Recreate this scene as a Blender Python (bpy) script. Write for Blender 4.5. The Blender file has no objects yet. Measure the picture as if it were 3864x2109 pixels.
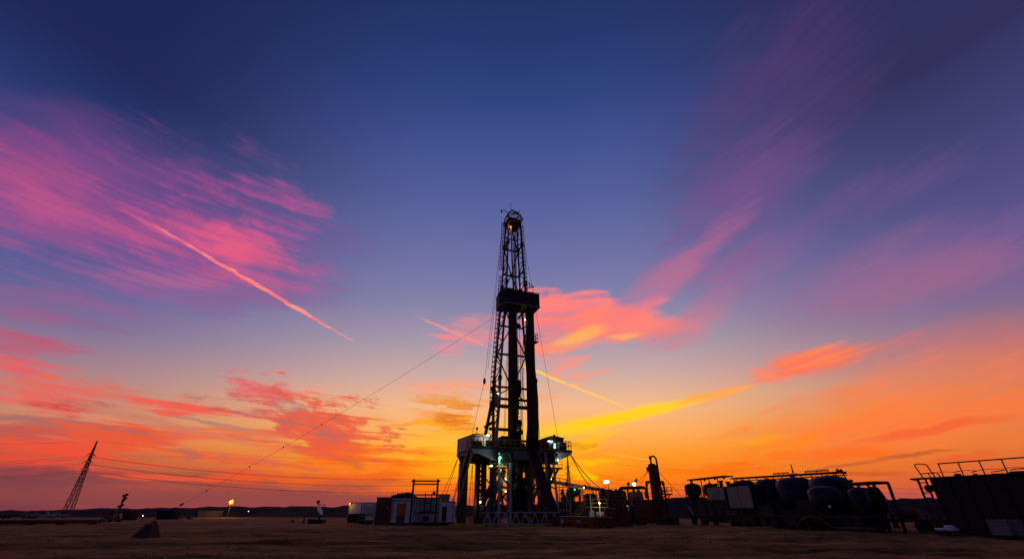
import bpy, bmesh, math, random
from mathutils import Vector, Matrix

random.seed(7)
SC = bpy.context.scene
COL = SC.collection
R = math.radians

# ------------------------------------------------------------------ camera
PITCH = R(27.9)            # tilted up: the horizon lies low in the frame
F_PX = 1655.0              # focal length in pixels of the 3864 px wide photograph
CAM = Vector((0.0, 0.0, 1.65))
cam_data = bpy.data.cameras.new('camera')
cam_data.sensor_width = 36.0
cam_data.lens = 36.0 * F_PX / 3864.0
cam_data.clip_start = 0.1
cam_data.clip_end = 20000.0
cam = bpy.data.objects.new('camera', cam_data)
COL.objects.link(cam)
cam.location = CAM
cam.rotation_euler = (R(90) + PITCH, 0, 0)
SC.camera = cam


def ray(px, py):
    """direction in the world seen at a point of the photograph"""
    xc = (px - 1932.0) / F_PX
    yc = (1054.5 - py) / F_PX
    c, s = math.cos(PITCH), math.sin(PITCH)
    return Vector((xc, c - s * yc, s + c * yc))


def at(px, py, Y):
    """world point seen at px, py that lies Y metres in front"""
    d = ray(px, py)
    return CAM + d * (Y / d.y)


def gy(py):
    """distance in front of a ground point seen at row py"""
    d = ray(1932, py)
    return CAM.z * d.y / -d.z


# ------------------------------------------------------------------ world
def lin(c, k=1.0):
    o = []
    for v in c[:3]:
        v = v / 255.0
        o.append(k * (v / 12.92 if v <= 0.04045 else ((v + 0.055) / 1.055) ** 2.4))
    return (o[0], o[1], o[2], 1.0)


world = bpy.data.worlds.new('World')
SC.world = world
world.use_nodes = True
WT = world.node_tree
WT.nodes.clear()
WN, WL = WT.nodes, WT.links


def put(sock, v):
    if isinstance(v, bpy.types.NodeSocket):
        WL.new(v, sock)
    else:
        sock.default_value = v


def wm(op, a, b=None, c=None, clamp=False):
    n = WN.new('ShaderNodeMath'); n.operation = op; n.use_clamp = clamp
    put(n.inputs[0], a)
    if b is not None: put(n.inputs[1], b)
    if c is not None: put(n.inputs[2], c)
    return n.outputs[0]


def wdot(a, v):
    n = WN.new('ShaderNodeVectorMath'); n.operation = 'DOT_PRODUCT'
    put(n.inputs[0], a); put(n.inputs[1], v)
    return n.outputs['Value']


def wsmooth(x, lo, hi, tmin=0.0, tmax=1.0, kind='SMOOTHSTEP'):
    n = WN.new('ShaderNodeMapRange'); n.interpolation_type = kind; n.clamp = True
    put(n.inputs['Value'], x)
    n.inputs['From Min'].default_value = lo; n.inputs['From Max'].default_value = hi
    n.inputs['To Min'].default_value = tmin; n.inputs['To Max'].default_value = tmax
    return n.outputs['Result']


def wmix(f, a, b):
    n = WN.new('ShaderNodeMix'); n.data_type = 'RGBA'
    put(n.inputs['Factor'], f); put(n.inputs[6], a); put(n.inputs[7], b)
    return n.outputs[2]


def wramp(x, stops):
    n = WN.new('ShaderNodeValToRGB')
    r = n.color_ramp
    while len(r.elements) > 1: r.elements.remove(r.elements[-1])
    for i, (p, c) in enumerate(stops):
        e = r.elements[0] if i == 0 else r.elements.new(p)
        e.position = p; e.color = lin(c)
    put(n.inputs['Fac'], x)
    return n.outputs['Color']


def wnoise(vec, scale, detail=4.0, rough=0.55, dist=0.0):
    n = WN.new('ShaderNodeTexNoise'); n.noise_dimensions = '3D'
    put(n.inputs['Vector'], vec)
    n.inputs['Scale'].default_value = scale; n.inputs['Detail'].default_value = detail
    n.inputs['Roughness'].default_value = rough; n.inputs['Distortion'].default_value = dist
    return n


def wcomb(x, y, z):
    n = WN.new('ShaderNodeCombineXYZ')
    put(n.inputs[0], x); put(n.inputs[1], y); put(n.inputs[2], z)
    return n.outputs[0]


def wvec(op, a, b):
    n = WN.new('ShaderNodeVectorMath'); n.operation = op
    put(n.inputs[0], a); put(n.inputs[1], b)
    return n.outputs[0]


tc = WN.new('ShaderNodeTexCoord')
nrm = WN.new('ShaderNodeVectorMath'); nrm.operation = 'NORMALIZE'
WL.new(tc.outputs['Generated'], nrm.inputs[0])
D0 = nrm.outputs[0]
sep = WN.new('ShaderNodeSeparateXYZ'); WL.new(D0, sep.inputs[0])
AZ = wm('ARCTAN2', sep.outputs[0], sep.outputs[1])
EL = wm('ARCSINE', sep.outputs[2])
ELN = wsmooth(EL, 0.0, R(70), kind='LINEAR')      # 0 at the horizon, 1 at 70 degrees


def E(deg): return max(0.0, min(1.0, deg / 70.0))


# clear sky at nightfall: by height, for four directions round the horizon
mid = wramp(ELN, [(E(0), (216, 84, 66)), (E(1.2), (236, 92, 34)), (E(3.2), (253, 126, 20)), (E(6), (255, 152, 38)),
                  (E(8.5), (254, 174, 88)), (E(11.5), (244, 184, 134)), (E(15), (208, 171, 160)), (E(19), (170, 153, 169)),
                  (E(24), (134, 130, 168)), (E(30), (109, 112, 165)), (E(37), (85, 96, 155)), (E(44), (64, 80, 145)),
                  (E(50), (44, 66, 126)), (E(56), (34, 54, 110)), (E(62), (28, 46, 96)), (E(70), (24, 38, 84))])
left = wramp(ELN, [(E(0), (104, 54, 70)), (E(1.6), (114, 60, 74)), (E(3), (136, 68, 74)), (E(4.5), (176, 82, 68)),
                   (E(6.4), (206, 124, 92)), (E(8.4), (190, 132, 116)), (E(12.6), (146, 118, 142)), (E(15.8), (112, 104, 150)),
                   (E(19), (92, 92, 150)), (E(23), (74, 80, 144)), (E(27), (60, 70, 134)), (E(31), (48, 60, 120)),
                   (E(35), (32, 48, 104)), (E(39), (26, 36, 88)), (E(50), (24, 36, 86)), (E(70), (22, 36, 82))])
right = wramp(ELN, [(E(0), (176, 84, 84)), (E(1.5), (190, 86, 74)), (E(3.5), (214, 98, 52)), (E(5.4), (220, 114, 54)),
                    (E(8.4), (204, 118, 84)), (E(10.5), (182, 114, 104)), (E(14.7), (142, 106, 132)), (E(17), (122, 98, 142)),
                    (E(21), (98, 86, 144)), (E(25), (82, 76, 134)), (E(31), (64, 62, 116)), (E(38), (48, 45, 90)), (E(48), (42, 42, 90)), (E(70), (22, 36, 82))])
back = wramp(ELN, [(E(0), (72, 60, 84)), (E(6), (92, 74, 98)), (E(14), (88, 74, 110)), (E(26), (62, 64, 110)),
                   (E(42), (40, 50, 98)), (E(70), (22, 36, 82))])
sky = wmix(wsmooth(AZ, R(-8), R(-54)), mid, left)
sky = wmix(wsmooth(AZ, R(12), R(56)), sky, right)
sky = wmix(wsmooth(wm('ABSOLUTE', AZ), R(62), R(125)), sky, back)

# shared fields of wisps
w1 = wnoise(D0, 5.0, 4, 0.6)
WARP = wvec('MULTIPLY', wvec('SUBTRACT', w1.outputs['Color'], (0.5, 0.5, 0.5)), (0.085, 0.085, 0.05))
D1 = wvec('ADD', D0, WARP)                         # for loose clouds
w2 = wnoise(D0, 38.0, 2, 0.6)
D2 = wvec('ADD', D0, wvec('MULTIPLY', wvec('SUBTRACT', w2.outputs['Color'], (0.5, 0.5, 0.5)), (0.007, 0.007, 0.007)))  # for vapour trails
BEND = wm('MULTIPLY', wm('SUBTRACT', w1.outputs['Fac'], 0.5), 1.1)      # lets the strands wander
DIRS = {0: D0, 1: D1, 2: D2}


def wisp(angle, sa, sb, seed, detail=5, rough=0.6, dist=0.0):
    c, s = math.cos(R(angle)), math.sin(R(angle))
    a = wm('MULTIPLY_ADD', AZ, c * sa, wm('MULTIPLY', EL, s * sa))
    b = wm('ADD', wm('MULTIPLY_ADD', AZ, -s * sb, wm('MULTIPLY', EL, c * sb)), BEND)
    return wsmooth(wnoise(wcomb(a, b, seed), 1.0, detail, rough, dist).outputs['Fac'], 0.28, 0.72, kind='LINEAR')


def blend(a, b, k): return wm('MULTIPLY_ADD', a, 1.0 - k, wm('MULTIPLY', b, k))


FIBRE = wisp(-2, 5.0, 95.0, 51.7, 3, 0.6)               # hair-fine level fibres
FIBRE_UP = wisp(13, 4.0, 80.0, 63.1, 3, 0.6)            # the same, rising to the right
FIELD = {'flat': blend(wisp(0, 5.0, 30.0, 3.1, 4, 0.62), FIBRE, 0.42),      # long level bands
         'down': blend(wisp(-8, 4.0, 12.0, 9.7, 5, 0.62), FIBRE, 0.3),      # strands falling to the right
         'up': blend(wisp(14, 2.6, 10.0, 17.3, 4, 0.6), FIBRE_UP, 0.36),    # strands rising to the right
         'lump': blend(wisp(-8, 14.0, 40.0, 23.9, 4, 0.66), FIBRE, 0.42),   # ragged lumps
         'soft': wisp(14, 3.0, 9.0, 31.4, 2, 0.5)}

# one bank of cloud as a node group: an ellipse on the sky frayed by a field of wisps
CG = bpy.data.node_groups.new('cloud_bank', 'ShaderNodeTree')
for nm, ty in (('Sky', 'NodeSocketColor'), ('Direction', 'NodeSocketVector'), ('Field', 'NodeSocketFloat'), ('Along', 'NodeSocketVector'),
               ('Across', 'NodeSocketVector'), ('Centre', 'NodeSocketVector'), ('Taper', 'NodeSocketFloat'), ('Amount', 'NodeSocketFloat'),
               ('Low', 'NodeSocketFloat'), ('High', 'NodeSocketFloat'), ('Opacity', 'NodeSocketFloat'), ('Colour', 'NodeSocketColor'),
               ('Other', 'NodeSocketColor'), ('SplitLow', 'NodeSocketFloat'), ('SplitHigh', 'NodeSocketFloat')):
    CG.interface.new_socket(name=nm, in_out='INPUT', socket_type=ty)
CG.interface.new_socket(name='Sky', in_out='OUTPUT', socket_type='NodeSocketColor')
_keep = (WT, WN, WL)
WT = CG; WN, WL = CG.nodes, CG.links
gi = WN.new('NodeGroupInput'); go = WN.new('NodeGroupOutput')
I = gi.outputs


def wsmooth_s(x, lo, hi):
    n = WN.new('ShaderNodeMapRange'); n.interpolation_type = 'SMOOTHSTEP'; n.clamp = True
    put(n.inputs['Value'], x); put(n.inputs['From Min'], lo); put(n.inputs['From Max'], hi)
    return n.outputs['Result']


_raw = wdot(I['Direction'], I['Centre'])
_dc = wm('MAXIMUM', _raw, 0.02)
_s = wm('DIVIDE', wdot(I['Direction'], I['Along']), _dc)
_q = wm('DIVIDE', wdot(I['Direction'], I['Across']), _dc)
_q = wm('DIVIDE', _q, wm('MAXIMUM', wm('MULTIPLY_ADD', _s, I['Taper'], 1.0), 0.08))
_r2 = wm('MULTIPLY_ADD', _s, _s, wm('MULTIPLY', _q, _q))
_v = wm('SUBTRACT', wm('MULTIPLY_ADD', wm('SUBTRACT', I['Field'], 0.5), I['Amount'], 1.0), _r2)
_m = wm('MULTIPLY', wm('MULTIPLY', wsmooth_s(_v, I['Low'], I['High']), I['Opacity']), wm('GREATER_THAN', _raw, 0.1))
_c = wmix(wsmooth_s(I['Field'], I['SplitLow'], I['SplitHigh']), I['Colour'], I['Other'])
WL.new(wmix(_m, I['Sky'], _c), go.inputs[0])
WT, WN, WL = _keep
CLOUDS = []
GROW_L, GROW_W = 1.18, 1.3


def cloud(x1, y1, x2, y2, hw, rgb, op, field='flat', amp=2.2, lo=0.0, hi=0.9, taper=0.0, warp=1, rgb2=None, split=(0.42, 0.62)):
    """one bank, wisp or trail of cloud, placed by the directions of its two ends"""
    if warp == 1: hi += 0.35; amp *= 1.25
    a, b = ray(x1, y1).normalized(), ray(x2, y2).normalized()
    c = (a + b).normalized()
    n = a.cross(b).normalized()
    t = n.cross(c).normalized()
    if t.dot(b) < 0: t = -t
    half = b.dot(t) / b.dot(c)
    mx, my = (x1 + x2) / 2, (y1 + y2) / 2
    L = math.hypot(x2 - x1, y2 - y1)
    o = ray(mx - (y2 - y1) / L * hw, my + (x2 - x1) / L * hw).normalized()
    wid = abs(o.dot(n) / o.dot(c) - ray(mx, my).dot(n) / ray(mx, my).dot(c))
    if warp == 1: half *= GROW_L; wid *= GROW_W
    reach = math.sqrt(1.0 + 0.35 * amp - lo)
    pts = [(c + t * (half * reach * i / 3) + n * (wid * reach * (1 + abs(taper)) * j / 2)).normalized() for i in range(-3, 4) for j in range(-2, 3)]
    azs = [math.degrees(math.atan2(p.x, p.y)) for p in pts]
    els = [math.degrees(math.asin(p.z)) for p in pts]
    e = 2.2 if warp == 1 else 0.5
    CLOUDS.append(dict(box=(min(azs) - e, max(azs) + e, min(els) - e, max(els) + e), c=tuple(c), t=tuple(t / half), n=tuple(n / wid), op=op,
                       field=field, amp=amp, lo=lo, hi=hi, taper=taper, warp=warp, rgb=lin(rgb), rgb2=lin(rgb2 or rgb), split=split))


# high pink cirrus on the left
cloud(-400, 600, 1300, 960, 340, (128, 72, 140), 0.7, 'soft', 0.7, 0.0, 1.0)
cloud(-300, 640, 700, 860, 200, (156, 76, 136), 0.45, 'soft', 0.7, 0.0, 1.0)
cloud(-300, 560, 1320, 980, 330, (146, 72, 140), 0.6, 'down', 1.7, 0.2, 1.5, rgb2=(176, 80, 144), split=(0.4, 0.8))
cloud(-250, 480, 500, 640, 120, (130, 64, 122), 0.45, 'down', 1.7, 0.2, 1.3)
cloud(-200, 600, 420, 770, 100, (196, 80, 128), 0.45, 'down', 1.9, 0.2, 1.3)
cloud(-200, 820, 540, 920, 110, (192, 84, 140), 0.45, 'down', 1.9, 0.2, 1.3)
cloud(420, 760, 1160, 1040, 180, (196, 80, 142), 0.58, 'down', 2.2, 0.3, 1.5, rgb2=(228, 86, 132), split=(0.45, 0.8))
cloud(780, 840, 1130, 1010, 84, (244, 92, 126), 0.56, 'down', 1.9, 0.2, 1.2)
cloud(700, 640, 1260, 800, 44, (206, 82, 148), 0.7, 'down', 1.5, 0.1, 1.1)
cloud(900, 800, 1240, 870, 60, (196, 84, 150), 0.6, 'down', 1.7, 0.1, 1.1)
cloud(460, 540, 1000, 740, 50, (150, 72, 142), 0.5, 'down', 1.6, 0.1, 1.1)
cloud(60, 1000, 1260, 1120, 110, (150, 92, 150), 0.55, 'flat', 2.0, 0.1, 1.2)
cloud(380, 1010, 900, 1080, 26, (186, 98, 146), 0.55, 'flat', 2.0, 0.1, 1.1)
cloud(860, 1050, 1280, 1120, 30, (170, 96, 146), 0.5, 'flat', 2.0, 0.1, 1.1)
cloud(-150, 1130, 560, 1230, 90, (146, 92, 138), 0.6, 'flat', 2.0, 0.1, 1.1)
# vapour trail falling to the right
cloud(420, 770, 760, 950, 16, (230, 96, 136), 0.5, 'soft', 0.6, 0.0, 1.0, 0.5, 2)
cloud(520, 815, 1345, 1294, 9.5, (252, 120, 120), 0.93, 'lump', 1.2, 0.0, 0.7, 0.0, 2, rgb2=(255, 150, 138), split=(0.4, 0.6))
# left edge, lower
cloud(-220, 1225, 340, 1300, 76, (190, 84, 112), 0.8, 'flat', 1.8, 0.1, 0.9)
cloud(-220, 1330, 320, 1412, 66, (234, 88, 92), 0.9, 'down', 1.9, 0.1, 0.8)
cloud(-220, 1440, 460, 1526, 76, (240, 92, 86), 0.95, 'down', 1.9, 0.1, 0.8)
cloud(-220, 1470, 980, 1570, 66, (222, 106, 96), 0.85, 'flat', 2.2, 0.0, 0.9)
cloud(-240, 1580, 1250, 1700, 150, (224, 100, 80), 0.55, 'flat', 2.6, 0.3, 1.1)
cloud(90, 1550, 370, 1574, 48, (212, 66, 66), 0.95, 'lump', 1.8, 0.1, 0.8)
cloud(440, 1520, 900, 1566, 40, (246, 84, 70), 0.97, 'flat', 1.9, 0.1, 0.8, rgb2=(208, 90, 84), split=(0.5, 0.8))
cloud(260, 1596, 720, 1668, 40, (234, 74, 52), 0.95, 'flat', 1.9, 0.1, 0.8, rgb2=(164, 82, 78), split=(0.55, 0.8))
cloud(-240, 1706, 640, 1712, 92, (242, 74, 52), 0.97, 'flat', 1.7, 0.0, 0.9, rgb2=(196, 76, 70), split=(0.5, 0.85))
cloud(500, 1690, 1050, 1730, 34, (240, 104, 56), 0.85, 'flat', 2.0, 0.0, 0.8)
cloud(-240, 1640, 340, 1650, 36, (176, 84, 84), 0.8, 'flat', 1.9, 0.1, 0.8)
cloud(-240, 1796, 560, 1802, 40, (106, 60, 76), 0.85, 'flat', 1.4, 0.0, 0.9)
cloud(250, 1800, 1560, 1838, 44, (152, 70, 70), 0.8, 'flat', 1.9, 0.0, 0.9)
cloud(-240, 1560, 560, 1640, 16, (146, 100, 106), 0.75, 'flat', 1.2, 0.0, 0.8)
cloud(-100, 1520, 700, 1610, 10, (236, 130, 108), 0.35, 'soft', 0.6, 0.0, 0.9, 0.0, 2)
cloud(300, 1715, 1100, 1735, 7, (190, 100, 76), 0.6, 'soft', 0.6, 0.0, 0.9, 0.0, 2)
cloud(520, 1745, 1200, 1752, 6, (196, 110, 74), 0.5, 'soft', 0.6, 0.0, 0.9, 0.0, 2)
# thin layered bands low on the left
cloud(-300, 1560, 1560, 1700, 190, (240, 98, 62), 0.75, 'flat', 3.0, 0.75, 1.3)
cloud(-300, 1660, 1750, 1760, 110, (226, 84, 52), 0.7, 'flat', 3.2, 0.8, 1.2)
cloud(200, 1540, 1500, 1720, 150, (158, 100, 100), 0.55, 'lump', 3.0, 0.95, 1.2)
cloud(900, 1480, 1560, 1720, 130, (240, 100, 60), 0.7, 'lump', 3.0, 0.8, 1.1)
cloud(1350, 1580, 1900, 1560, 110, (246, 150, 40), 0.6, 'flat', 3.0, 0.75, 1.2)
cloud(1600, 1540, 1850, 1496, 30, (222, 128, 46), 0.8, 'lump', 2.4, 0.5, 0.55)
cloud(1600, 1600, 1790, 1575, 24, (226, 112, 26), 0.8, 'lump', 2.4, 0.5, 0.55)
cloud(1440, 1606, 1740, 1602, 9, (226, 136, 34), 0.8, 'flat', 1.0, 0.1, 0.5)
cloud(1380, 1790, 1760, 1700, 56, (238, 92, 16), 0.85, 'lump', 2.4, 0.5, 0.6)
cloud(1500, 1740, 1800, 1690, 30, (255, 176, 6), 0.7, 'flat', 2.4, 0.4, 0.6)
cloud(2130, 1690, 2260, 1672, 12, (206, 104, 20), 0.8, 'lump', 1.6, 0.3, 0.5)
# dusky haze along the skyline
cloud(-500, 1878, 1900, 1890, 50, (128, 66, 72), 0.8, 'soft', 0.5, 0.0, 0.9, 0.0, 2)
cloud(-500, 1850, 1500, 1880, 60, (150, 72, 68), 0.5, 'soft', 0.5, 0.0, 0.9, 0.0, 2)
cloud(2300, 1890, 4400, 1880, 52, (184, 88, 84), 0.6, 'soft', 0.5, 0.0, 0.9, 0.0, 2)
# old grey trails
cloud(600, 1556, 1080, 1652, 9, (168, 122, 112), 0.75, 'soft', 0.6, 0.0, 0.9, 0.0, 2)
cloud(150, 1490, 1050, 1700, 20, (196, 124, 104), 0.55, 'soft', 0.8, 0.0, 0.9, 0.0, 2)
cloud(800, 1600, 1060, 1660, 16, (198, 132, 104), 0.5, 'soft', 0.8, 0.0, 0.9, 0.0, 2)
# middle left, broken red and grey
cloud(790, 1440, 1060, 1490, 46, (232, 82, 84), 0.9, 'lump', 2.2, 0.1, 1.0, rgb2=(196, 100, 104), split=(0.5, 0.62))
cloud(880, 1500, 1300, 1600, 60, (216, 112, 104), 0.75, 'lump', 2.6, 0.1, 1.0, rgb2=(160, 106, 112), split=(0.46, 0.58))
cloud(1020, 1580, 1440, 1690, 76, (242, 92, 54), 0.9, 'lump', 2.6, 0.1, 1.0, rgb2=(180, 100, 84), split=(0.52, 0.64))
cloud(1060, 1720, 1460, 1680, 56, (244, 88, 36), 0.9, 'flat', 2.4, 0.1, 1.0, rgb2=(206, 88, 58), split=(0.5, 0.64))
cloud(1100, 1475, 1310, 1466, 18, (255, 150, 130), 0.8, 'flat', 1.8, 0.1, 1.0)
cloud(1000, 1395, 1070, 1410, 10, (232, 134, 130), 0.6, 'flat', 1.8, 0.1, 1.0)
cloud(860, 1410, 900, 1416, 9, (206, 96, 104), 0.7, 'flat', 1.8, 0.1, 1.0)
cloud(1190, 1625, 1400, 1700, 30, (146, 98, 84), 0.85, 'lump', 2.0, 0.0, 0.7)
cloud(1000, 1510, 1200, 1570, 30, (158, 106, 112), 0.8, 'lump', 2.0, 0.0, 0.7)
cloud(1280, 1708, 1400, 1765, 24, (150, 96, 66), 0.8, 'lump', 2.0, 0.0, 0.7)
cloud(1110, 1690, 1460, 1700, 40, (246, 84, 34), 0.9, 'lump', 2.0, 0.0, 0.7)
cloud(1000, 1790, 1300, 1815, 26, (176, 92, 66), 0.7, 'lump', 2.0, 0.0, 0.7)
cloud(1560, 1520, 1840, 1480, 26, (240, 150, 56), 0.8, 'lump', 2.2, 0.0, 0.8)
cloud(1620, 1590, 1800, 1560, 26, (236, 130, 34), 0.8, 'lump', 2.2, 0.0, 0.8)
cloud(1080, 1690, 1180, 1680, 14, (150, 104, 76), 0.6, 'lump', 2.2, 0.1, 1.0)
cloud(1300, 1742, 1380, 1752, 20, (158, 100, 62), 0.6, 'lump', 2.2, 0.1, 1.0)
cloud(1040, 1800, 1240, 1810, 24, (170, 96, 66), 0.6, 'lump', 2.2, 0.1, 1.0)
cloud(1340, 1780, 1760, 1710, 50, (252, 104, 22), 0.9, 'flat', 2.4, 0.1, 1.0, rgb2=(255, 140, 20), split=(0.5, 0.66))
cloud(900, 1800, 1700, 1790, 30, (236, 84, 36), 0.7, 'flat', 2.4, 0.1, 1.0)
cloud(1300, 1830, 1560, 1812, 14, (206, 92, 40), 0.6, 'flat', 2.0, 0.1, 1.0)
# gold wisps next to the derrick
cloud(1400, 1680, 2350, 1650, 80, (255, 196, 44), 0.75, 'soft', 0.6, 0.0, 1.0)
cloud(1500, 1770, 2350, 1745, 56, (255, 178, 8), 0.8, 'soft', 0.6, 0.0, 1.0)
cloud(1050, 1760, 1720, 1730, 60, (250, 110, 28), 0.8, 'flat', 2.4, 0.1, 0.9, rgb2=(214, 92, 40), split=(0.55, 0.85))
cloud(700, 1640, 1200, 1700, 60, (236, 116, 70), 0.6, 'flat', 2.4, 0.1, 0.9)
cloud(850, 1440, 1100, 1500, 60, (226, 96, 96), 0.7, 'lump', 2.4, 0.1, 0.9)
cloud(980, 1520, 1480, 1660, 110, (234, 92, 66), 0.85, 'lump', 2.8, 0.2, 0.8, rgb2=(172, 104, 100), split=(0.62, 0.85))
cloud(1450, 1512, 1900, 1452, 44, (252, 158, 124), 0.7, 'flat', 2.4, 0.1, 1.1)
cloud(1580, 1546, 1850, 1490, 36, (244, 156, 60), 0.75, 'flat', 2.6, 0.2, 1.0, rgb2=(226, 124, 56), split=(0.54, 0.66))
cloud(1460, 1608, 1740, 1602, 13, (254, 170, 32), 0.9, 'flat', 1.4, 0.0, 0.9)
cloud(1640, 1600, 1800, 1572, 40, (252, 168, 30), 0.8, 'flat', 2.6, 0.2, 1.0, rgb2=(230, 120, 30), split=(0.54, 0.66))
cloud(1600, 1640, 1790, 1632, 15, (252, 172, 30), 0.85, 'flat', 1.4, 0.0, 0.9)
cloud(1600, 1730, 1900, 1716, 40, (255, 184, 10), 0.6, 'flat', 2.6, 0.2, 1.0)
cloud(1560, 1770, 2100, 1770, 30, (255, 176, 16), 0.5, 'flat', 2.6, 0.2, 1.0)
cloud(1380, 1520, 1700, 1568, 7, (244, 170, 120), 0.5, 'soft', 0.4, 0.0, 0.9, 0.0, 2)
# pink cloud through the derrick
cloud(1620, 1270, 1960, 1220, 60, (240, 136, 144), 0.6, 'flat', 2.4, 0.1, 1.0)
cloud(1600, 1276, 1740, 1248, 16, (250, 130, 132), 0.7, 'down', 2.0, 0.1, 1.0)
cloud(1540, 1180, 1900, 1335, 7, (240, 148, 140), 0.7, 'soft', 0.6, 0.0, 0.9, 0.0, 2)
cloud(1900, 1200, 2360, 1240, 118, (255, 122, 120), 0.97, 'down', 1.6, 0.0, 0.7, -0.15, rgb2=(255, 138, 118))
cloud(2050, 1120, 2480, 1240, 60, (255, 126, 124), 0.9, 'down', 1.9, 0.0, 0.7)
cloud(2150, 1240, 2620, 1225, 56, (255, 128, 112), 0.97, 'up', 1.2, 0.0, 0.6, -0.4)
cloud(2060, 1310, 2300, 1246, 26, (255, 176, 88), 0.9, 'up', 1.4, 0.0, 0.9)
cloud(2280, 1288, 2420, 1268, 12, (255, 172, 100), 0.8, 'up', 1.4, 0.0, 0.9)
cloud(1960, 1310, 2300, 1298, 14, (255, 140, 112), 0.8, 'flat', 1.4, 0.0, 0.9)
cloud(2040, 1395, 2230, 1340, 26, (255, 142, 122), 0.75, 'lump', 2.6, 0.2, 1.0)
cloud(2040, 1450, 2290, 1408, 22, (255, 146, 118), 0.75, 'lump', 2.6, 0.2, 1.0)
cloud(1980, 1500, 2160, 1480, 20, (252, 160, 118), 0.5, 'flat', 2.2, 0.2, 1.0)
# strands rising to the right
cloud(2500, 1000, 3300, -180, 280, (92, 58, 112), 0.62, 'up', 0.7, 0.0, 1.3)
cloud(2420, 1080, 3050, 480, 180, (132, 84, 146), 0.55, 'up', 0.8, 0.0, 1.3)
cloud(2340, 1200, 2830, 780, 66, (214, 106, 138), 0.62, 'up', 0.9, 0.0, 1.1, -0.1)
cloud(2300, 1240, 2520, 1110, 30, (248, 122, 126), 0.7, 'up', 1.8, 0.0, 1.1)
cloud(2420, 1330, 2800, 1080, 70, (212, 122, 136), 0.7, 'up', 1.4, 0.1, 1.1)
cloud(2550, 1200, 3150, 840, 90, (156, 98, 148), 0.6, 'up', 1.1, 0.0, 1.1)
cloud(2800, 1010, 3750, 500, 80, (110, 80, 140), 0.55, 'up', 1.1, 0.0, 1.1)
cloud(2800, 1180, 4100, 840, 170, (156, 100, 142), 0.5, 'up', 0.7, 0.0, 1.2)
cloud(3050, 1130, 4100, 940, 90, (176, 100, 136), 0.35, 'up', 0.8, 0.0, 1.1)
# bright trail and long yellow streak
cloud(1850, 1330, 2412, 1556, 6, (255, 196, 104), 0.97, 'soft', 0.3, 0.0, 0.6, 0.0, 2)
cloud(2030, 1452, 2240, 1444, 5, (250, 170, 110), 0.4, 'soft', 0.3, 0.0, 0.6, 0.0, 2)
cloud(2480, 1530, 2900, 1440, 34, (255, 140, 92), 0.8, 'up', 1.8, 0.0, 1.0)
cloud(1950, 1660, 2900, 1446, 33, (255, 208, 4), 0.95, 'up', 1.1, 0.0, 0.9, -0.35, 2, rgb2=(255, 194, 40), split=(0.4, 0.8))
cloud(2500, 1530, 2890, 1446, 22, (255, 164, 76), 0.85, 'up', 0.8, 0.0, 0.9, 0.0, 2)
cloud(1960, 1640, 2400, 1590, 34, (255, 206, 0), 0.5, 'flat', 2.2, 0.1, 1.0)
cloud(2830, 1415, 3330, 1305, 58, (255, 112, 86), 0.98, 'up', 1.3, 0.0, 0.6, -0.45, rgb2=(255, 128, 74))
cloud(2830, 1370, 2960, 1440, 26, (255, 132, 100), 0.7, 'down', 2.0, 0.1, 1.0)
cloud(3260, 1350, 3520, 1250, 26, (206, 116, 116), 0.5, 'up', 1.8, 0.0, 1.1)
# orange fan on the right
cloud(2720, 1690, 4300, 1380, 190, (250, 124, 64), 0.75, 'soft', 0.6, 0.0, 0.9, 0.45)
cloud(3000, 1400, 4300, 1180, 90, (206, 112, 108), 0.4, 'soft', 0.6, 0.0, 0.9)
cloud(2900, 1560, 4100, 1270, 90, (244, 122, 88), 0.75, 'up', 1.6, 0.0, 1.2, 0.35)
cloud(2720, 1665, 3700, 1470, 110, (255, 128, 50), 0.85, 'up', 1.4, 0.0, 1.2, 0.3)
cloud(2780, 1690, 4100, 1520, 100, (255, 116, 56), 0.7, 'up', 2.0, 0.1, 1.2, 0.2)
cloud(2720, 1668, 3000, 1636, 22, (255, 170, 14), 0.8, 'up', 1.4, 0.0, 1.2)
cloud(2800, 1700, 3100, 1640, 40, (255, 136, 6), 0.8, 'up', 1.6, 0.0, 1.1)
cloud(2850, 1732, 3350, 1708, 30, (255, 98, 14), 0.8, 'flat', 1.8, 0.0, 1.2)
cloud(2440, 1772, 3020, 1758, 28, (255, 100, 6), 0.8, 'flat', 1.8, 0.0, 1.2)
cloud(3150, 1680, 4000, 1560, 18, (240, 86, 52), 0.6, 'up', 1.8, 0.0, 1.0)
cloud(3250, 1743, 3660, 1700, 9, (190, 80, 46), 0.75, 'up', 0.8, 0.0, 0.8)
cloud(2990, 1778, 3340, 1742, 8, (176, 84, 48), 0.65, 'up', 0.8, 0.0, 0.8)
cloud(3060, 1802, 3460, 1783, 10, (200, 76, 42), 0.6, 'up', 0.8, 0.0, 0.8)
cloud(3450, 1760, 4000, 1690, 18, (236, 78, 40), 0.6, 'up', 1.6, 0.0, 1.0)
# yellow shreds to the right of the rig
cloud(2120, 1700, 2330, 1640, 26, (255, 186, 12), 0.85, 'up', 2.0, 0.1, 0.9)
cloud(2110, 1690, 2220, 1672, 12, (214, 112, 20), 0.8, 'lump', 1.6, 0.1, 0.9)
cloud(2120, 1740, 2310, 1720, 20, (255, 196, 6), 0.8, 'flat', 2.0, 0.1, 0.9)
cloud(2120, 1720, 2260, 1830, 26, (255, 192, 6), 0.85, 'lump', 2.0, 0.1, 0.9)
cloud(2230, 1700, 2520, 1746, 4, (255, 176, 60), 0.6, 'soft', 0.3, 0.0, 0.7, 0.0, 2)



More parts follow.
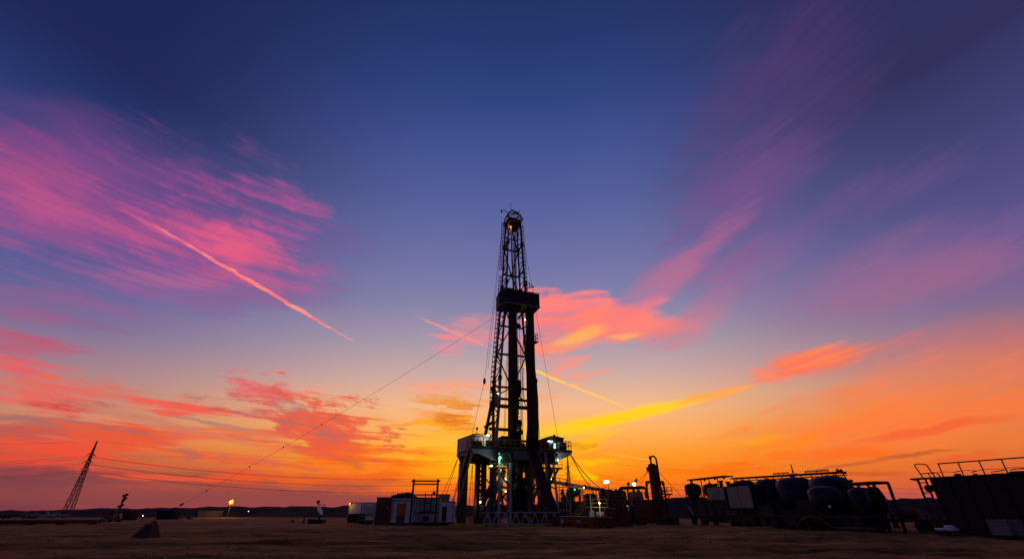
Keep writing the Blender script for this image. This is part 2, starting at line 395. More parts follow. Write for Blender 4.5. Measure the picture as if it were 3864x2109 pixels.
def sky_over(box):
    """the clear sky with every cloud that reaches into one part of it"""
    global WT, WN, WL
    keep = (WT, WN, WL)
    tg = bpy.data.node_groups.new('sky_tile', 'ShaderNodeTree')
    tg.interface.new_socket(name='Sky', in_out='INPUT', socket_type='NodeSocketColor')
    for i in range(3): tg.interface.new_socket(name='Direction%d' % i, in_out='INPUT', socket_type='NodeSocketVector')
    for nm in FIELD: tg.interface.new_socket(name=nm, in_out='INPUT', socket_type='NodeSocketFloat')
    tg.interface.new_socket(name='Shader', in_out='OUTPUT', socket_type='NodeSocketShader')
    WT = tg; WN, WL = tg.nodes, tg.links
    src = WN.new('NodeGroupInput').outputs
    end = WN.new('NodeGroupOutput')
    col = src['Sky']
    for k in CLOUDS:
        b = k['box']
        if b[1] < box[0] or b[0] > box[1] or b[3] < box[2] or b[2] > box[3]: continue
        g = WN.new('ShaderNodeGroup'); g.node_tree = CG
        for nm, v in (('Along', k['t']), ('Across', k['n']), ('Centre', k['c']), ('Taper', k['taper']), ('Amount', k['amp']), ('Low', k['lo']), ('High', k['hi']),
                      ('Opacity', k['op']), ('Colour', k['rgb']), ('Other', k['rgb2']), ('SplitLow', k['split'][0]), ('SplitHigh', k['split'][1])):
            g.inputs[nm].default_value = v
        put(g.inputs['Sky'], col); put(g.inputs['Direction'], src['Direction%d' % k['warp']]); put(g.inputs['Field'], src[k['field']])
        col = g.outputs[0]
    bgn = WN.new('ShaderNodeBackground'); put(bgn.inputs['Color'], col); bgn.inputs['Strength'].default_value = 1.0
    WL.new(bgn.outputs[0], end.inputs[0])
    WT, WN, WL = keep
    n = WN.new('ShaderNodeGroup'); n.node_tree = tg
    put(n.inputs['Sky'], sky)
    for i in range(3): put(n.inputs['Direction%d' % i], DIRS[i])
    for nm in FIELD: put(n.inputs[nm], FIELD[nm])
    return n.outputs[0]


def pick(f, a, b):
    n = WN.new('ShaderNodeMixShader'); put(n.inputs[0], f); WL.new(a, n.inputs[1]); WL.new(b, n.inputs[2])
    return n.outputs[0]


# the sky is evaluated in tiles, only so that a ray need not work out clouds that lie elsewhere
def column(a0, a1, splits):
    out = sky_over((a0, a1, splits[-2], splits[-1]))
    for lo, hi in list(zip(splits[:-2], splits[1:-1]))[::-1]:
        out = pick(wm('GREATER_THAN', EL, R(hi)), sky_over((a0, a1, lo, hi)), out)
    return out


EDGES = [-75, -38, -22, -6, 14, 34, 78]
cols = [column(a0, a1, [-5, 8, 18, 62]) for a0, a1 in zip(EDGES[:-1], EDGES[1:])]
front = cols[-1]
for a1, c_ in list(zip(EDGES[1:-1], cols[:-1]))[::-1]:
    front = pick(wm('GREATER_THAN', AZ, R(a1)), c_, front)
plain = WN.new('ShaderNodeBackground'); put(plain.inputs['Color'], sky)
inside = wm('MULTIPLY', wm('LESS_THAN', wm('ABSOLUTE', AZ), R(76)), wm('LESS_THAN', wm('ABSOLUTE', wm('SUBTRACT', EL, R(28.5))), R(33.5)))
whole = pick(inside, plain.outputs[0], front)

nish = WN.new('ShaderNodeTexSky'); nish.sky_type = 'NISHITA'; nish.sun_disc = False
nish.sun_elevation = R(0.4); nish.sun_rotation = R(6); nish.air_density = 1.6; nish.dust_density = 3.0
bg2 = WN.new('ShaderNodeBackground'); put(bg2.inputs['Color'], nish.outputs[0]); bg2.inputs['Strength'].default_value = 0.015
addb = WN.new('ShaderNodeAddShader'); WL.new(whole, addb.inputs[0]); WL.new(bg2.outputs[0], addb.inputs[1])
wout = WN.new('ShaderNodeOutputWorld'); WL.new(addb.outputs[0], wout.inputs['Surface'])
world.cycles.sampling_method = 'MANUAL'
world.cycles.sample_map_resolution = 512

# weak sun lamp added for the afterglow behind the rig; sun is below horizon
sun_data = bpy.data.lights.new('sun', 'SUN')
sun_data.energy = 0.05; sun_data.angle = R(6); sun_data.color = (1.0, 0.55, 0.25)
sun = bpy.data.objects.new('sun', sun_data); COL.objects.link(sun)
sun.rotation_euler = (R(-88.5), 0, R(-6))

SC.view_settings.view_transform = 'Standard'
SC.view_settings.look = 'None'
SC.view_settings.exposure = 0.0
SC.view_settings.gamma = 1.0
SC.view_settings.use_curve_mapping = False
SC.cycles.use_adaptive_sampling = True
SC.cycles.adaptive_threshold = 0.015
SC.cycles.adaptive_min_samples = 6
SC.cycles.max_bounces = 5
SC.cycles.diffuse_bounces = 3
SC.cycles.glossy_bounces = 3
SC.cycles.sample_clamp_indirect = 4.0


# ------------------------------------------------------------------ helpers
from mathutils import noise as mnoise


class Frame:
    """a level place to stand things in: origin on the ground, turned about the vertical"""
    def __init__(self, x, y, deg):
        self.o = Vector((x, y, 0.0)); self.rz = R(deg)
        self.m = Matrix.Rotation(self.rz, 3, 'Z'); self.i = self.m.transposed()

    def at(self, px, py, ly):
        """local point on the upright plane y = ly seen at px, py"""
        o = self.i @ (CAM - self.o); d = self.i @ ray(px, py)
        return o + d * ((ly - o.y) / d.y)

    def x(self, px, ly, py=1850): return self.at(px, py, ly).x

    def z(self, py, ly, px=1932): return self.at(px, py, ly).z

    def w(self, p): return self.o + self.m @ Vector(p)


def link(o, parent=None):
    COL.objects.link(o)
    if parent is not None: o.parent = parent
    return o


def thing(name, label, cat, loc=(0, 0, 0), rz=0.0, group=None, parent=None):
    o = bpy.data.objects.new(name, None); o.empty_display_size = 0.5
    link(o, parent); o.location = loc; o.rotation_euler = (0, 0, rz)
    if label: o['label'] = label
    if cat: o['category'] = cat
    if group: o['group'] = group
    return o


def part(name, parent, loc=(0, 0, 0)):
    o = bpy.data.objects.new(name, None); o.empty_display_size = 0.3
    link(o, parent); o.location = loc
    return o


def tag(o, label, cat, group=None):
    o['label'] = label; o['category'] = cat
    if group: o['group'] = group
    return o


class MB:
    def __init__(self): self.v = []; self.f = []

    def add(self, vs, fs):
        k = len(self.v); self.v += [tuple(p) for p in vs]; self.f += [tuple(i + k for i in f) for f in fs]
        return self

    def box(self, c, s, rz=0.0):
        m = Matrix.Rotation(rz, 3, 'Z'); c = Vector(c)
        vs = [c + m @ Vector((x * s[0] / 2, y * s[1] / 2, z * s[2] / 2)) for z in (-1, 1) for y in (-1, 1) for x in (-1, 1)]
        return self.add(vs, [(0, 2, 3, 1), (4, 5, 7, 6), (0, 1, 5, 4), (2, 6, 7, 3), (0, 4, 6, 2), (1, 3, 7, 5)])

    def bar(self, a, b, w, h=None):
        a, b = Vector(a), Vector(b); h = h or w
        z = (b - a).normalized(); up = Vector((0, 0, 1)) if abs(z.z) < 0.95 else Vector((0, 1, 0))
        x = up.cross(z).normalized(); y = z.cross(x)
        vs = [p + x * (i * w / 2) + y * (j * h / 2) for p in (a, b) for i, j in ((-1, -1), (1, -1), (1, 1), (-1, 1))]
        return self.add(vs, [(3, 2, 1, 0), (4, 5, 6, 7), (0, 1, 5, 4), (1, 2, 6, 5), (2, 3, 7, 6), (3, 0, 4, 7)])

    def tube(self, pts, r, n=8, cap=True):
        pts = [Vector(p) for p in pts]; rs = r if isinstance(r, (list, tuple)) else [r] * len(pts)
        rings = []; px = None
        for i, p in enumerate(pts):
            t = (pts[min(i + 1, len(pts) - 1)] - pts[max(i - 1, 0)]).normalized()
            if px is None:
                up = Vector((0, 0, 1)) if abs(t.z) < 0.9 else Vector((1, 0, 0)); px = up.cross(t).normalized()
            else:
                px = (px - t * px.dot(t)).normalized()
            py = t.cross(px)
            rings.append([p + (px * math.cos(2 * math.pi * k / n) + py * math.sin(2 * math.pi * k / n)) * rs[i] for k in range(n)])
        vs = [q for g in rings for q in g]; fs = []
        for i in range(len(pts) - 1):
            for k in range(n):
                k2 = (k + 1) % n; fs.append((i * n + k, i * n + k2, (i + 1) * n + k2, (i + 1) * n + k))
        if cap: fs.append(tuple(range(n))[::-1]); fs.append(tuple((len(pts) - 1) * n + k for k in range(n)))
        return self.add(vs, fs)

    def lathe(self, prof, n=24, c=(0, 0, 0)):
        """profile of (radius, height) turned about the vertical through c"""
        c = Vector(c); vs = []; fs = []
        for r, h in prof:
            vs += [c + Vector((r * math.cos(2 * math.pi * k / n), r * math.sin(2 * math.pi * k / n), h)) for k in range(n)]
        for i in range(len(prof) - 1):
            for k in range(n):
                k2 = (k + 1) % n; fs.append((i * n + k, i * n + k2, (i + 1) * n + k2, (i + 1) * n + k))
        fs.append(tuple(range(n))[::-1]); fs.append(tuple((len(prof) - 1) * n + k for k in range(n)))
        return self.add(vs, fs)

    def prism(self, poly, y0, y1, axis='y'):
        """outline in x,z drawn through from y0 to y1 (axis y), or in x,y from z0 to z1 (axis z)"""
        n = len(poly)
        if axis == 'y': vs = [(p[0], y, p[1]) for y in (y0, y1) for p in poly]
        else: vs = [(p[0], p[1], z) for z in (y0, y1) for p in poly]
        fs = [tuple(range(n)), tuple(range(2 * n - 1, n - 1, -1))] + [(i, i + n, (i + 1) % n + n, (i + 1) % n) for i in range(n)]
        return self.add(vs, fs)

    def build(self, name, mat, parent=None, smooth=False, loc=None):
        me = bpy.data.meshes.new(name); me.from_pydata(self.v, [], self.f)
        bm = bmesh.new(); bm.from_mesh(me); bmesh.ops.recalc_face_normals(bm, faces=bm.faces); bm.to_mesh(me); bm.free()
        if smooth:
            for p in me.polygons: p.use_smooth = len(p.vertices) <= 4
        me.materials.append(mat)
        o = bpy.data.objects.new(name, me); link(o, parent)
        if loc is not None: o.location = loc
        return o


_unit = {}


def unit(kind, mat):
    k = (kind, mat.name)
    if k not in _unit:
        m = MB()
        if kind == 'beam': m.box((0, 0, 0.5), (1, 1, 1))
        else: m.tube([(0, 0, 0), (0, 0, 1)], 1.0, 10)
        me = bpy.data.meshes.new(kind); me.from_pydata(m.v, [], m.f); me.materials.append(mat)
        bm = bmesh.new(); bm.from_mesh(me); bmesh.ops.recalc_face_normals(bm, faces=bm.faces); bm.to_mesh(me); bm.free()
        _unit[k] = me
    return _unit[k]


def along(a, b, sx, sy):
    a, b = Vector(a), Vector(b); z = b - a; L = z.length; z.normalize()
    up = Vector((0, 0, 1)) if abs(z.z) < 0.95 else Vector((0, 1, 0))
    x = up.cross(z).normalized(); y = z.cross(x)
    m = Matrix((x * sx, y * sy, z * L)).transposed().to_4x4(); m.translation = a
    return m


def bar(name, a, b, w, h, mat, parent):
    o = bpy.data.objects.new(name, unit('beam', mat)); link(o, parent); o.matrix_basis = along(a, b, w, h)
    return o


def rod(name, a, b, r, mat, parent):
    o = bpy.data.objects.new(name, unit('rod', mat)); link(o, parent); o.matrix_basis = along(a, b, r, r)
    return o


def block(name, c, s, mat, parent, rz=0.0):
    o = bpy.data.objects.new(name, unit('beam', mat)); link(o, parent)
    o.matrix_basis = Matrix.Translation(Vector(c) - Vector((0, 0, s[2] / 2))) @ Matrix.Rotation(rz, 4, 'Z') @ Matrix.Diagonal((s[0], s[1], s[2], 1))
    return o


# ------------------------------------------------------------------ materials
def mat(name, rgb, rough=0.6, metal=0.0, var=0.35, scale=1.3, dirt=None, bump=0.0, streak=False):
    m = bpy.data.materials.new(name); m.use_nodes = True
    nt = m.node_tree; b = nt.nodes['Principled BSDF']
    geo = nt.nodes.new('ShaderNodeNewGeometry')
    src = geo.outputs['Position']
    if streak:
        mp = nt.nodes.new('ShaderNodeMapping'); mp.inputs['Scale'].default_value = (1, 1, 0.12); nt.links.new(src, mp.inputs[0]); src = mp.outputs[0]
    n = nt.nodes.new('ShaderNodeTexNoise'); n.inputs['Scale'].default_value = scale; n.inputs['Detail'].default_value = 5; n.inputs['Roughness'].default_value = 0.65
    nt.links.new(src, n.inputs['Vector'])
    r = nt.nodes.new('ShaderNodeValToRGB'); r.color_ramp.elements[0].position = 0.35; r.color_ramp.elements[1].position = 0.68
    d = dirt or tuple(c * (1 - var) for c in rgb)
    r.color_ramp.elements[0].color = (*d, 1); r.color_ramp.elements[1].color = (*rgb, 1)
    nt.links.new(n.outputs['Fac'], r.inputs['Fac']); nt.links.new(r.outputs['Color'], b.inputs['Base Color'])
    b.inputs['Roughness'].default_value = rough; b.inputs['Specular IOR Level'].default_value = 0.22; b.inputs['Metallic'].default_value = metal
    if bump:
        n2 = nt.nodes.new('ShaderNodeTexNoise'); n2.inputs['Scale'].default_value = scale * 6; n2.inputs['Detail'].default_value = 4
        nt.links.new(geo.outputs['Position'], n2.inputs['Vector'])
        bp = nt.nodes.new('ShaderNodeBump'); bp.inputs['Strength'].default_value = bump; bp.inputs['Distance'].default_value = 0.05
        nt.links.new(n2.outputs['Fac'], bp.inputs['Height']); nt.links.new(bp.outputs['Normal'], b.inputs['Normal'])
    return m


def glow(name, rgb, strength):
    m = bpy.data.materials.new(name); m.use_nodes = True
    b = m.node_tree.nodes['Principled BSDF']; b.inputs['Base Color'].default_value = (*rgb, 1)
    b.inputs['Emission Color'].default_value = (*rgb, 1); b.inputs['Emission Strength'].default_value = strength
    return m


STEEL = mat('dark steel', (0.065, 0.058, 0.058), 0.55, 0.3, 0.5)
RUST = mat('rusty pipe steel', (0.11, 0.065, 0.045), 0.7, 0.3, 0.5)
REDP = mat('mast red paint', (0.13, 0.028, 0.024), 0.55, 0.0, 0.5)
RAMPM = mat('worn maroon ramp paint', (0.06, 0.014, 0.014), 0.7, 0.0, 0.5)
GREYP = mat('grey structural paint', (0.20, 0.19, 0.20), 0.6, 0.0, 0.35)
PALE = mat('pale grey paint', (0.36, 0.35, 0.37), 0.6, 0.0, 0.3)
WHITE = mat('weathered white cladding', (0.74, 0.72, 0.74), 0.65, 0.0, 0.25, 0.9, streak=True)
YEL = mat('faded yellow paint', (0.36, 0.24, 0.04), 0.6, 0.0, 0.4)
OLIVE = mat('olive tank paint', (0.09, 0.07, 0.035), 0.65, 0.0, 0.45)
RED = mat('red machine paint', (0.15, 0.02, 0.015), 0.55, 0.0, 0.45)
BROWN = mat('rust brown door paint', (0.16, 0.05, 0.03), 0.65, 0.0, 0.4)
ORANGE = mat('orange door paint', (0.55, 0.18, 0.03), 0.6, 0.0, 0.25)
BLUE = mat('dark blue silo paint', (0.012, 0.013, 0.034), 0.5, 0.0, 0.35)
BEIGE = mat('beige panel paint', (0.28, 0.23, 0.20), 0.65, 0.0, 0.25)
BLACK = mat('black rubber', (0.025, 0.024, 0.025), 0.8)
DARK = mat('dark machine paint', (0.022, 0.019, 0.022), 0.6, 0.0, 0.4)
CONC = mat('stained concrete', (0.10, 0.065, 0.045), 0.9, 0.0, 0.4, 2.0, bump=0.4)
WIRE = mat('wire rope', (0.06, 0.065, 0.06), 0.6, 0.5)
DISH = mat('white dish paint', (0.75, 0.74, 0.74), 0.45, 0.0, 0.15)
TARP = mat('dark tarpaulin', (0.03, 0.03, 0.035), 0.75, 0.0, 0.4, 3.0)
BANKM = mat('dry earth bank', (0.085, 0.045, 0.028), 0.95, 0.0, 0.5, 0.35, bump=0.6)
GLASS = mat('dark window glass', (0.02, 0.025, 0.03), 0.12, 0.0, 0.2)
L_WHITE = glow('lit white lamp', (1.0, 0.90, 0.66), 12.0)
L_GREEN = glow('lit greenish lamp', (0.10, 1.0, 0.34), 1.9)
L_WARM = glow('lit warm lamp', (1.0, 0.85, 0.5), 5.0)
L_PALE = glow('lit pale green lamp', (0.5, 1.0, 0.5), 2.2)
L_TUBE = glow('lit fluorescent tube', (0.75, 1.0, 0.9), 9.0)
L_AMBER = glow('lit amber lamp', (1.0, 0.30, 0.04), 2.0)
L_SMALL = glow('lit small bulb', (1.0, 0.8, 0.5), 12.0)
FLAME = glow('gas flame', (1.0, 0.17, 0.012), 2.6)


def spot(parent, loc, rgb, watts, radius=0.2):
    d = bpy.data.lights.new('lamp_light', 'POINT'); d.energy = watts; d.color = rgb; d.shadow_soft_size = radius
    o = bpy.data.objects.new('lamp_light', d); link(o, parent); o.location = loc
    return o


_lens = {}


def floodlight(parent, loc, lens, rgb, watts, r=0.2, aim=(0, -1, -0.25), name='floodlight', arm=0.5):
    """a lamp head: housing, round lit lens and bracket, with its own light"""
    p = part(name, parent, loc)
    a = Vector(aim).normalized()
    h = MB(); h.tube([a * -0.28, a * -0.2, a * 0.02], [r * 0.45, r * 0.95, r * 1.15], 12); h.build('housing', DARK, p, True)
    l = MB(); l.tube([a * 0.03, a * 0.03 + a * r * 0.25, a * 0.03 + a * r * 0.45], [r * 1.05, r * 0.85, r * 0.3], 12); l.build('lens', lens, p, True)
    if arm: bar('bracket', a * -0.2, a * -0.2 + Vector((0, 0, -arm)), 0.06, 0.06, DARK, p)
    if watts: spot(p, a * (r + 0.25), rgb, watts * 0.32)
    return p


# ------------------------------------------------------------------ ground and banks
def spaced(lo, hi, near, far, grow):
    out = [0.0]; s = near
    while out[-1] < hi: out.append(out[-1] + s); s = min(far, s * grow)
    neg = [0.0]; s = near
    while neg[-1] > lo: neg.append(neg[-1] - s); s = min(far, s * grow)
    return sorted(set(neg + out))


def fb(x, y, s, o=4, seed=0.0): return mnoise.fractal(Vector((x * s, y * s, seed)), 1.0, 2.0, o)


def ground_z(x, y):
    d = math.hypot(x, y)
    k = max(0.0, 1 - d / 170.0)
    z = 0.2 * fb(x * 0.45, y, 0.1) + 0.12 * fb(x * 0.5, y, 0.5, 3, 4.0)
    # wheel ruts winding across the yard
    for off, sl, ph, hw in ((21.5, 0.05, 0.0, 0.4), (24.5, -0.07, 1.7, 0.35), (28, 0.10, 3.0, 0.4), (31, 0.02, 0.6, 0.35), (36, -0.11, 2.2, 0.45), (41, 0.07, 4.1, 0.4), (47, -0.03, 5.0, 0.45), (55, 0.09, 0.9, 0.5), (63, -0.08, 2.9, 0.5)):
        c = off + sl * x + 1.8 * math.sin(x * 0.085 + ph)
        if abs(y - c) > 4.5: continue
        dep = 0.10 + 0.16 * max(0.0, 0.5 + fb(x, off, 0.07, 2, 11.0))
        for t in (-1.05, 1.05):
            u = (y - c - t) / hw
            if abs(u) < 4: z -= dep * math.exp(-u * u); z += dep * 0.7 * math.exp(-(abs(u) - 1.8) ** 2 * 2.2)
    return z * k


xs = spaced(-3500, 3500, 0.5, 500, 1.02)
ys = [y + 20 for y in spaced(-400, 5000, 0.2, 500, 1.0125)]
g = MB()
g.v = [(x, y, ground_z(x, y)) for y in ys for x in xs]
nx = len(xs)
g.f = [(j * nx + i, j * nx + i + 1, (j + 1) * nx + i + 1, (j + 1) * nx + i) for j in range(len(ys) - 1) for i in range(nx - 1)]
gm = bpy.data.materials.new('packed dirt'); gm.use_nodes = True
nt = gm.node_tree; b_ = nt.nodes['Principled BSDF']; b_.inputs['Roughness'].default_value = 0.95
b_.inputs['Specular IOR Level'].default_value = 0.15
geo = nt.nodes.new('ShaderNodeNewGeometry')


def gnoise(scale, detail, stretch=(1, 1, 1)):
    mp = nt.nodes.new('ShaderNodeMapping'); mp.inputs['Scale'].default_value = stretch; nt.links.new(geo.outputs['Position'], mp.inputs[0])
    n = nt.nodes.new('ShaderNodeTexNoise'); n.inputs['Scale'].default_value = scale; n.inputs['Detail'].default_value = detail; n.inputs['Roughness'].default_value = 0.65
    nt.links.new(mp.outputs[0], n.inputs['Vector']); return n.outputs['Fac']


def gramp(f, a, b, p0, p1):
    r = nt.nodes.new('ShaderNodeValToRGB'); r.color_ramp.elements[0].position = p0; r.color_ramp.elements[1].position = p1
    r.color_ramp.elements[0].color = (*a, 1); r.color_ramp.elements[1].color = (*b, 1); nt.links.new(f, r.inputs['Fac']); return r.outputs['Color']


def gmul(a, b):
    n = nt.nodes.new('ShaderNodeMix'); n.data_type = 'RGBA'; n.blend_type = 'MULTIPLY'; n.inputs[0].default_value = 1.0
    nt.links.new(a, n.inputs[6]); nt.links.new(b, n.inputs[7]); return n.outputs[2]


base = gramp(gnoise(0.16, 8, (0.3, 1, 1)), (0.24, 0.092, 0.015), (0.74, 0.32, 0.062), 0.38, 0.64)
base = gmul(base, gramp(gnoise(1.3, 6, (0.35, 1, 1)), (0.5, 0.48, 0.46), (1.0, 1.0, 1.0), 0.40, 0.58))
base = gmul(base, gramp(gnoise(14.0, 3), (0.7, 0.7, 0.7), (1.0, 1.0, 1.0), 0.35, 0.6))
nt.links.new(base, b_.inputs['Base Color'])
bp = nt.nodes.new('ShaderNodeBump'); bp.inputs['Strength'].default_value = 0.6; bp.inputs['Distance'].default_value = 0.08
nt.links.new(gnoise(5.0, 6), bp.inputs['Height']); nt.links.new(bp.outputs['Normal'], b_.inputs['Normal'])
go_ = g.build('ground', gm, None, True); go_['kind'] = 'structure'

# stones and clods strewn over the yard
st_ = MB()
for i in range(7000):
    y = 19 + 60 * random.random() ** 1.5; x = random.uniform(-1.15, 1.15) * y
    r_ = random.choice((0.02, 0.025, 0.03, 0.04, 0.05, 0.08)) * random.uniform(0.7, 1.3); z = ground_z(x, y)
    a_ = random.uniform(0, 6.28); c_, s2 = math.cos(a_) * r_, math.sin(a_) * r_
    st_.add([(x + c_ * 1.3, y + s2, z - 0.02), (x - s2, y + c_, z - 0.02), (x - c_ * 1.2, y - s2, z - 0.02), (x + s2, y - c_, z - 0.02), (x + c_ * 0.4, y + s2 * 0.3, z + r_ * random.uniform(0.5, 1.0)), (x - c_ * 0.4, y - s2 * 0.4, z + r_ * random.uniform(0.4, 0.9))],
            [(0, 1, 4), (1, 5, 4), (1, 2, 5), (2, 3, 5), (3, 4, 5), (3, 0, 4)])
so = st_.build('gravel', mat('dusty stones', (0.46, 0.24, 0.11), 0.95, 0.0, 0.6, 4.0)); so['kind'] = 'stuff'; so['label'] = 'loose stones and clods strewn over the dirt yard'

# low earth banks round the yard
CREST = [(-900, 1927), (0, 1925), (140, 1924), (240, 1923), (380, 1918), (520, 1916), (600, 1915), (700, 1914), (775, 1911), (820, 1909), (900, 1911), (1060, 1910),
         (1170, 1909), (1250, 1913), (1300, 1908), (1500, 1906), (1900, 1902), (2300, 1892), (2540, 1877), (2600, 1876), (2900, 1882), (3100, 1886), (3250, 1888), (3350, 1886),
         (3440, 1881), (3500, 1877), (3700, 1872), (4300, 1880), (6000, 1890)]


def crest(px):
    for (a, ya), (b, yb) in zip(CREST[:-1], CREST[1:]):
        if a <= px <= b: return ya + (yb - ya) * (px - a) / (b - a)
    return CREST[-1][1]


bk = MB(); rows = []
N_B = 420
for i in range(N_B + 1):
    px = -880 + i * (6860.0 / N_B)
    Y0 = 185 - 45 * max(0.0, min(1.0, (px - 1600) / 1500.0))
    c = at(px, crest(px), Y0)
    hgt = max(0.6, c.z + 0.35 * fb(c.x, c.y, 0.12, 4, 8.0) + 0.15 * fb(c.x, c.y, 0.6, 3, 2.0))
    dr = Vector((c.x, c.y, 0)).normalized()
    prof = [(-14, -0.3), (-9, 0.22 * hgt), (-5, 0.62 * hgt), (-1.5, 0.95 * hgt), (0.5, hgt), (4, 0.9 * hgt), (10, 0.4 * hgt), (20, -0.4)]
    rows.append([Vector((c.x, c.y, 0)) + dr * o + Vector((0, 0, h + 0.25 * fb(c.x + o, c.y, 0.3, 3, 5.0) * (0 < k < 7))) for k, (o, h) in enumerate(prof)])
n8 = len(rows[0]); bk.v = [tuple(p) for r_ in rows for p in r_]
bk.f = [(i * n8 + k, (i + 1) * n8 + k, (i + 1) * n8 + k + 1, i * n8 + k + 1) for i in range(N_B) for k in range(n8 - 1)]
bo = bk.build('embankment_terrain', BANKM, None, True); bo['kind'] = 'structure'

# ------------------------------------------------------------------ transmission line
PYL = [(-286.6, 320.0), (48.6, 413.0), (287.0, 488.0)]
LINE_RZ = math.atan2(488 - 320, 287 + 286.6)


def make_pylon(loc, label):
    t = thing('power_pylon', label, 'pylon', (loc[0], loc[1], 0), LINE_RZ, 'transmission pylons beyond the bank')
    Hs = [0, 7, 13, 18, 22.5, 27, 31.5, 36, 40, 45]
    def wd(z): return 2.1 - (2.1 - 0.75) * min(z, 30) / 30.0 if z < 30 else 0.75 - 0.6 * (z - 30) / 15.0
    legs = {}
    for sx in (-1, 1):
        for sy in (-1, 1):
            m = MB(); m.tube([(sx * wd(z), sy * wd(z), z) for z in Hs], 0.2, 5); m.build('leg', WIRE, t)
    for z0, z1 in zip(Hs[:-1], Hs[1:]):
        a, b = wd(z0), wd(z1)
        p = part('lattice_bay', t)
        for q in range(4):
            c, s = math.cos(q * math.pi / 2), math.sin(q * math.pi / 2)
            f = lambda x, y, z: (x * c - y * s, x * s + y * c, z)
            rod('brace', f(-a, a, z0), f(b, b, z1), 0.11, WIRE, p); rod('brace', f(a, a, z0), f(-b, b, z1), 0.11, WIRE, p)
            rod('strut', f(-b, b, z1), f(b, b, z1), 0.11, WIRE, p)
    for z in (27, 31.5, 36):
        for s in (-1, 1):
            m = MB()
            for o in (-0.5, 0.5): m.bar((o, s * wd(z), z + 1.0), (0, s * 5.2, z + 0.15), 0.16); m.bar((o, s * wd(z), z - 0.1), (0, s * 5.2, z), 0.16)
            m.bar((-0.4, s * 2.4, z), (0.4, s * 2.4, z + 0.7), 0.12)
            a_ = m.build('cross_arm', WIRE, t)
            i_ = MB(); i_.lathe([(0.05, 0), (0.16, -0.2), (0.06, -0.35), (0.16, -0.55), (0.06, -0.7), (0.16, -0.9), (0.05, -1.3)], 8, (0, s * 5.1, z)); i_.build('insulator', DARK, a_)
    return t


make_pylon(PYL[0], 'tall lattice power pylon standing alone beyond the bank by the pyramid anchor block')
make_pylon(PYL[1], 'lattice power pylon seen behind the rig floor and the sloping flow pipe')
make_pylon(PYL[2], 'far lattice power pylon whose tip shows above the silo truck roofs')
ux, uy = math.cos(LINE_RZ), math.sin(LINE_RZ)
ends = [(PYL[0][0] - 335, PYL[0][1] - 98)] + PYL + [(PYL[2][0] + 330, PYL[2][1] + 100)]
k = 0
for z, s, nm in [(44.8, 0, 'topmost earth wire strung between the pylon tips')] + [(zz - 1.3, ss, 'power line hung from the %s cross arms, %s side' % (lv, sd))
                 for zz, lv in ((36, 'top'), (31.5, 'middle'), (27, 'lowest')) for ss, sd in ((5.1, 'far'), (-5.1, 'near'))]:
    pts = []
    for (x0, y0), (x1, y1) in zip(ends[:-1], ends[1:]):
        for i in range(16):
            u = i / 16.0; pts.append((x0 + (x1 - x0) * u - uy * s, y0 + (y1 - y0) * u + ux * s, z - (11 if s else 8) * 4 * u * (1 - u)))
    m = MB(); m.tube(pts, 0.06 if s else 0.045, 4)
    tag(m.build('power_line', WIRE), nm, 'cable', 'wires of the power line')


# ------------------------------------------------------------------ the drilling rig
RIG = Frame(0.6, 80.0, 20.0)
rig = thing('drilling_rig', 'tall lattice drilling rig on a high substructure with racking board and cabins', 'drilling rig', (0.6, 80.0, 0), R(20))
FZ = 10.6                                             # top of the rig floor


def lerp_tab(z, tab):
    if z <= tab[0][0]: return tab[0][1]
    for (a, va), (b, vb) in zip(tab[:-1], tab[1:]):
        if z <= b: return va + (vb - va) * (z - a) / (b - a)
    return tab[-1][1]


def mw(z): return lerp_tab(z, [(10.6, 3.8), (22.8, 3.42), (42.4, 1.98), (57.5, 1.36)])
def md(z): return lerp_tab(z, [(10.6, 0.55), (19, 1.75), (42.4, 1.45), (57.5, 1.1)])
def mc(z): return -0.45 * (z - 10.6) / 47.0
def leg(z, sx, sy): return Vector((mc(z) + sx * mw(z), sy * md(z), z))


mast = part('mast', rig)
ZL = [10.6, 14, 19, 22.8, 27.5, 32.5, 37.5, 42.4, 47, 52, 57.5]
for sx in (-1, 1):
    for sy in (-1, 1):
        m = MB()
        for z0, z1 in zip(ZL[:-1], ZL[1:]):
            wl = 0.42 if z0 < 22 else (0.34 if z0 < 42 else 0.28)
            m.bar(leg(z0, sx, sy), leg(z1, sx, sy), wl)
        m.build('leg', GREYP if sx < 0 and sy < 0 else REDP, mast)
    # lacing of the side panels
    zz = [12.5, 14.5, 16.5, 18.5, 20.6, 22.7, 24.9, 27.2, 29.5, 31.8, 34.1, 36.4, 38.8, 41.2, 43.6, 46, 48.3, 50.6, 52.9, 55.2, 57.4]
    for i, (z0, z1) in enumerate(zip(zz[:-1], zz[1:])):
        s = 1 if i % 2 else -1
        bar('brace', leg(z0, sx, s), leg(z1, sx, -s), 0.15, 0.15, REDP, mast)
        bar('rung', leg(z1, sx, -1), leg(z1, sx, 1), 0.13, 0.13, REDP, mast)
    # plated lower leg sections
    m = MB()
    for z0, z1 in ((11.0, 14.0), (18.6, 20.6)):
        m.add([leg(z0, sx, -1), leg(z0, sx, 1), leg(z1, sx, 1), leg(z1, sx, -1)], [(0, 1, 2, 3)])
        q = Vector((0.12 * sx, 0, 0)); m.add([leg(z0, sx, -1) - q, leg(z0, sx, 1) - q, leg(z1, sx, 1) - q, leg(z1, sx, -1) - q], [(3, 2, 1, 0)])
    m.build('leg_plate', GREYP, mast)
    for z in (22.8, 42.4, 52.0):
        for sy in (-1, 1): block('splice_joint', leg(z, sx, sy), (0.6, 0.6, 0.7), REDP, mast)

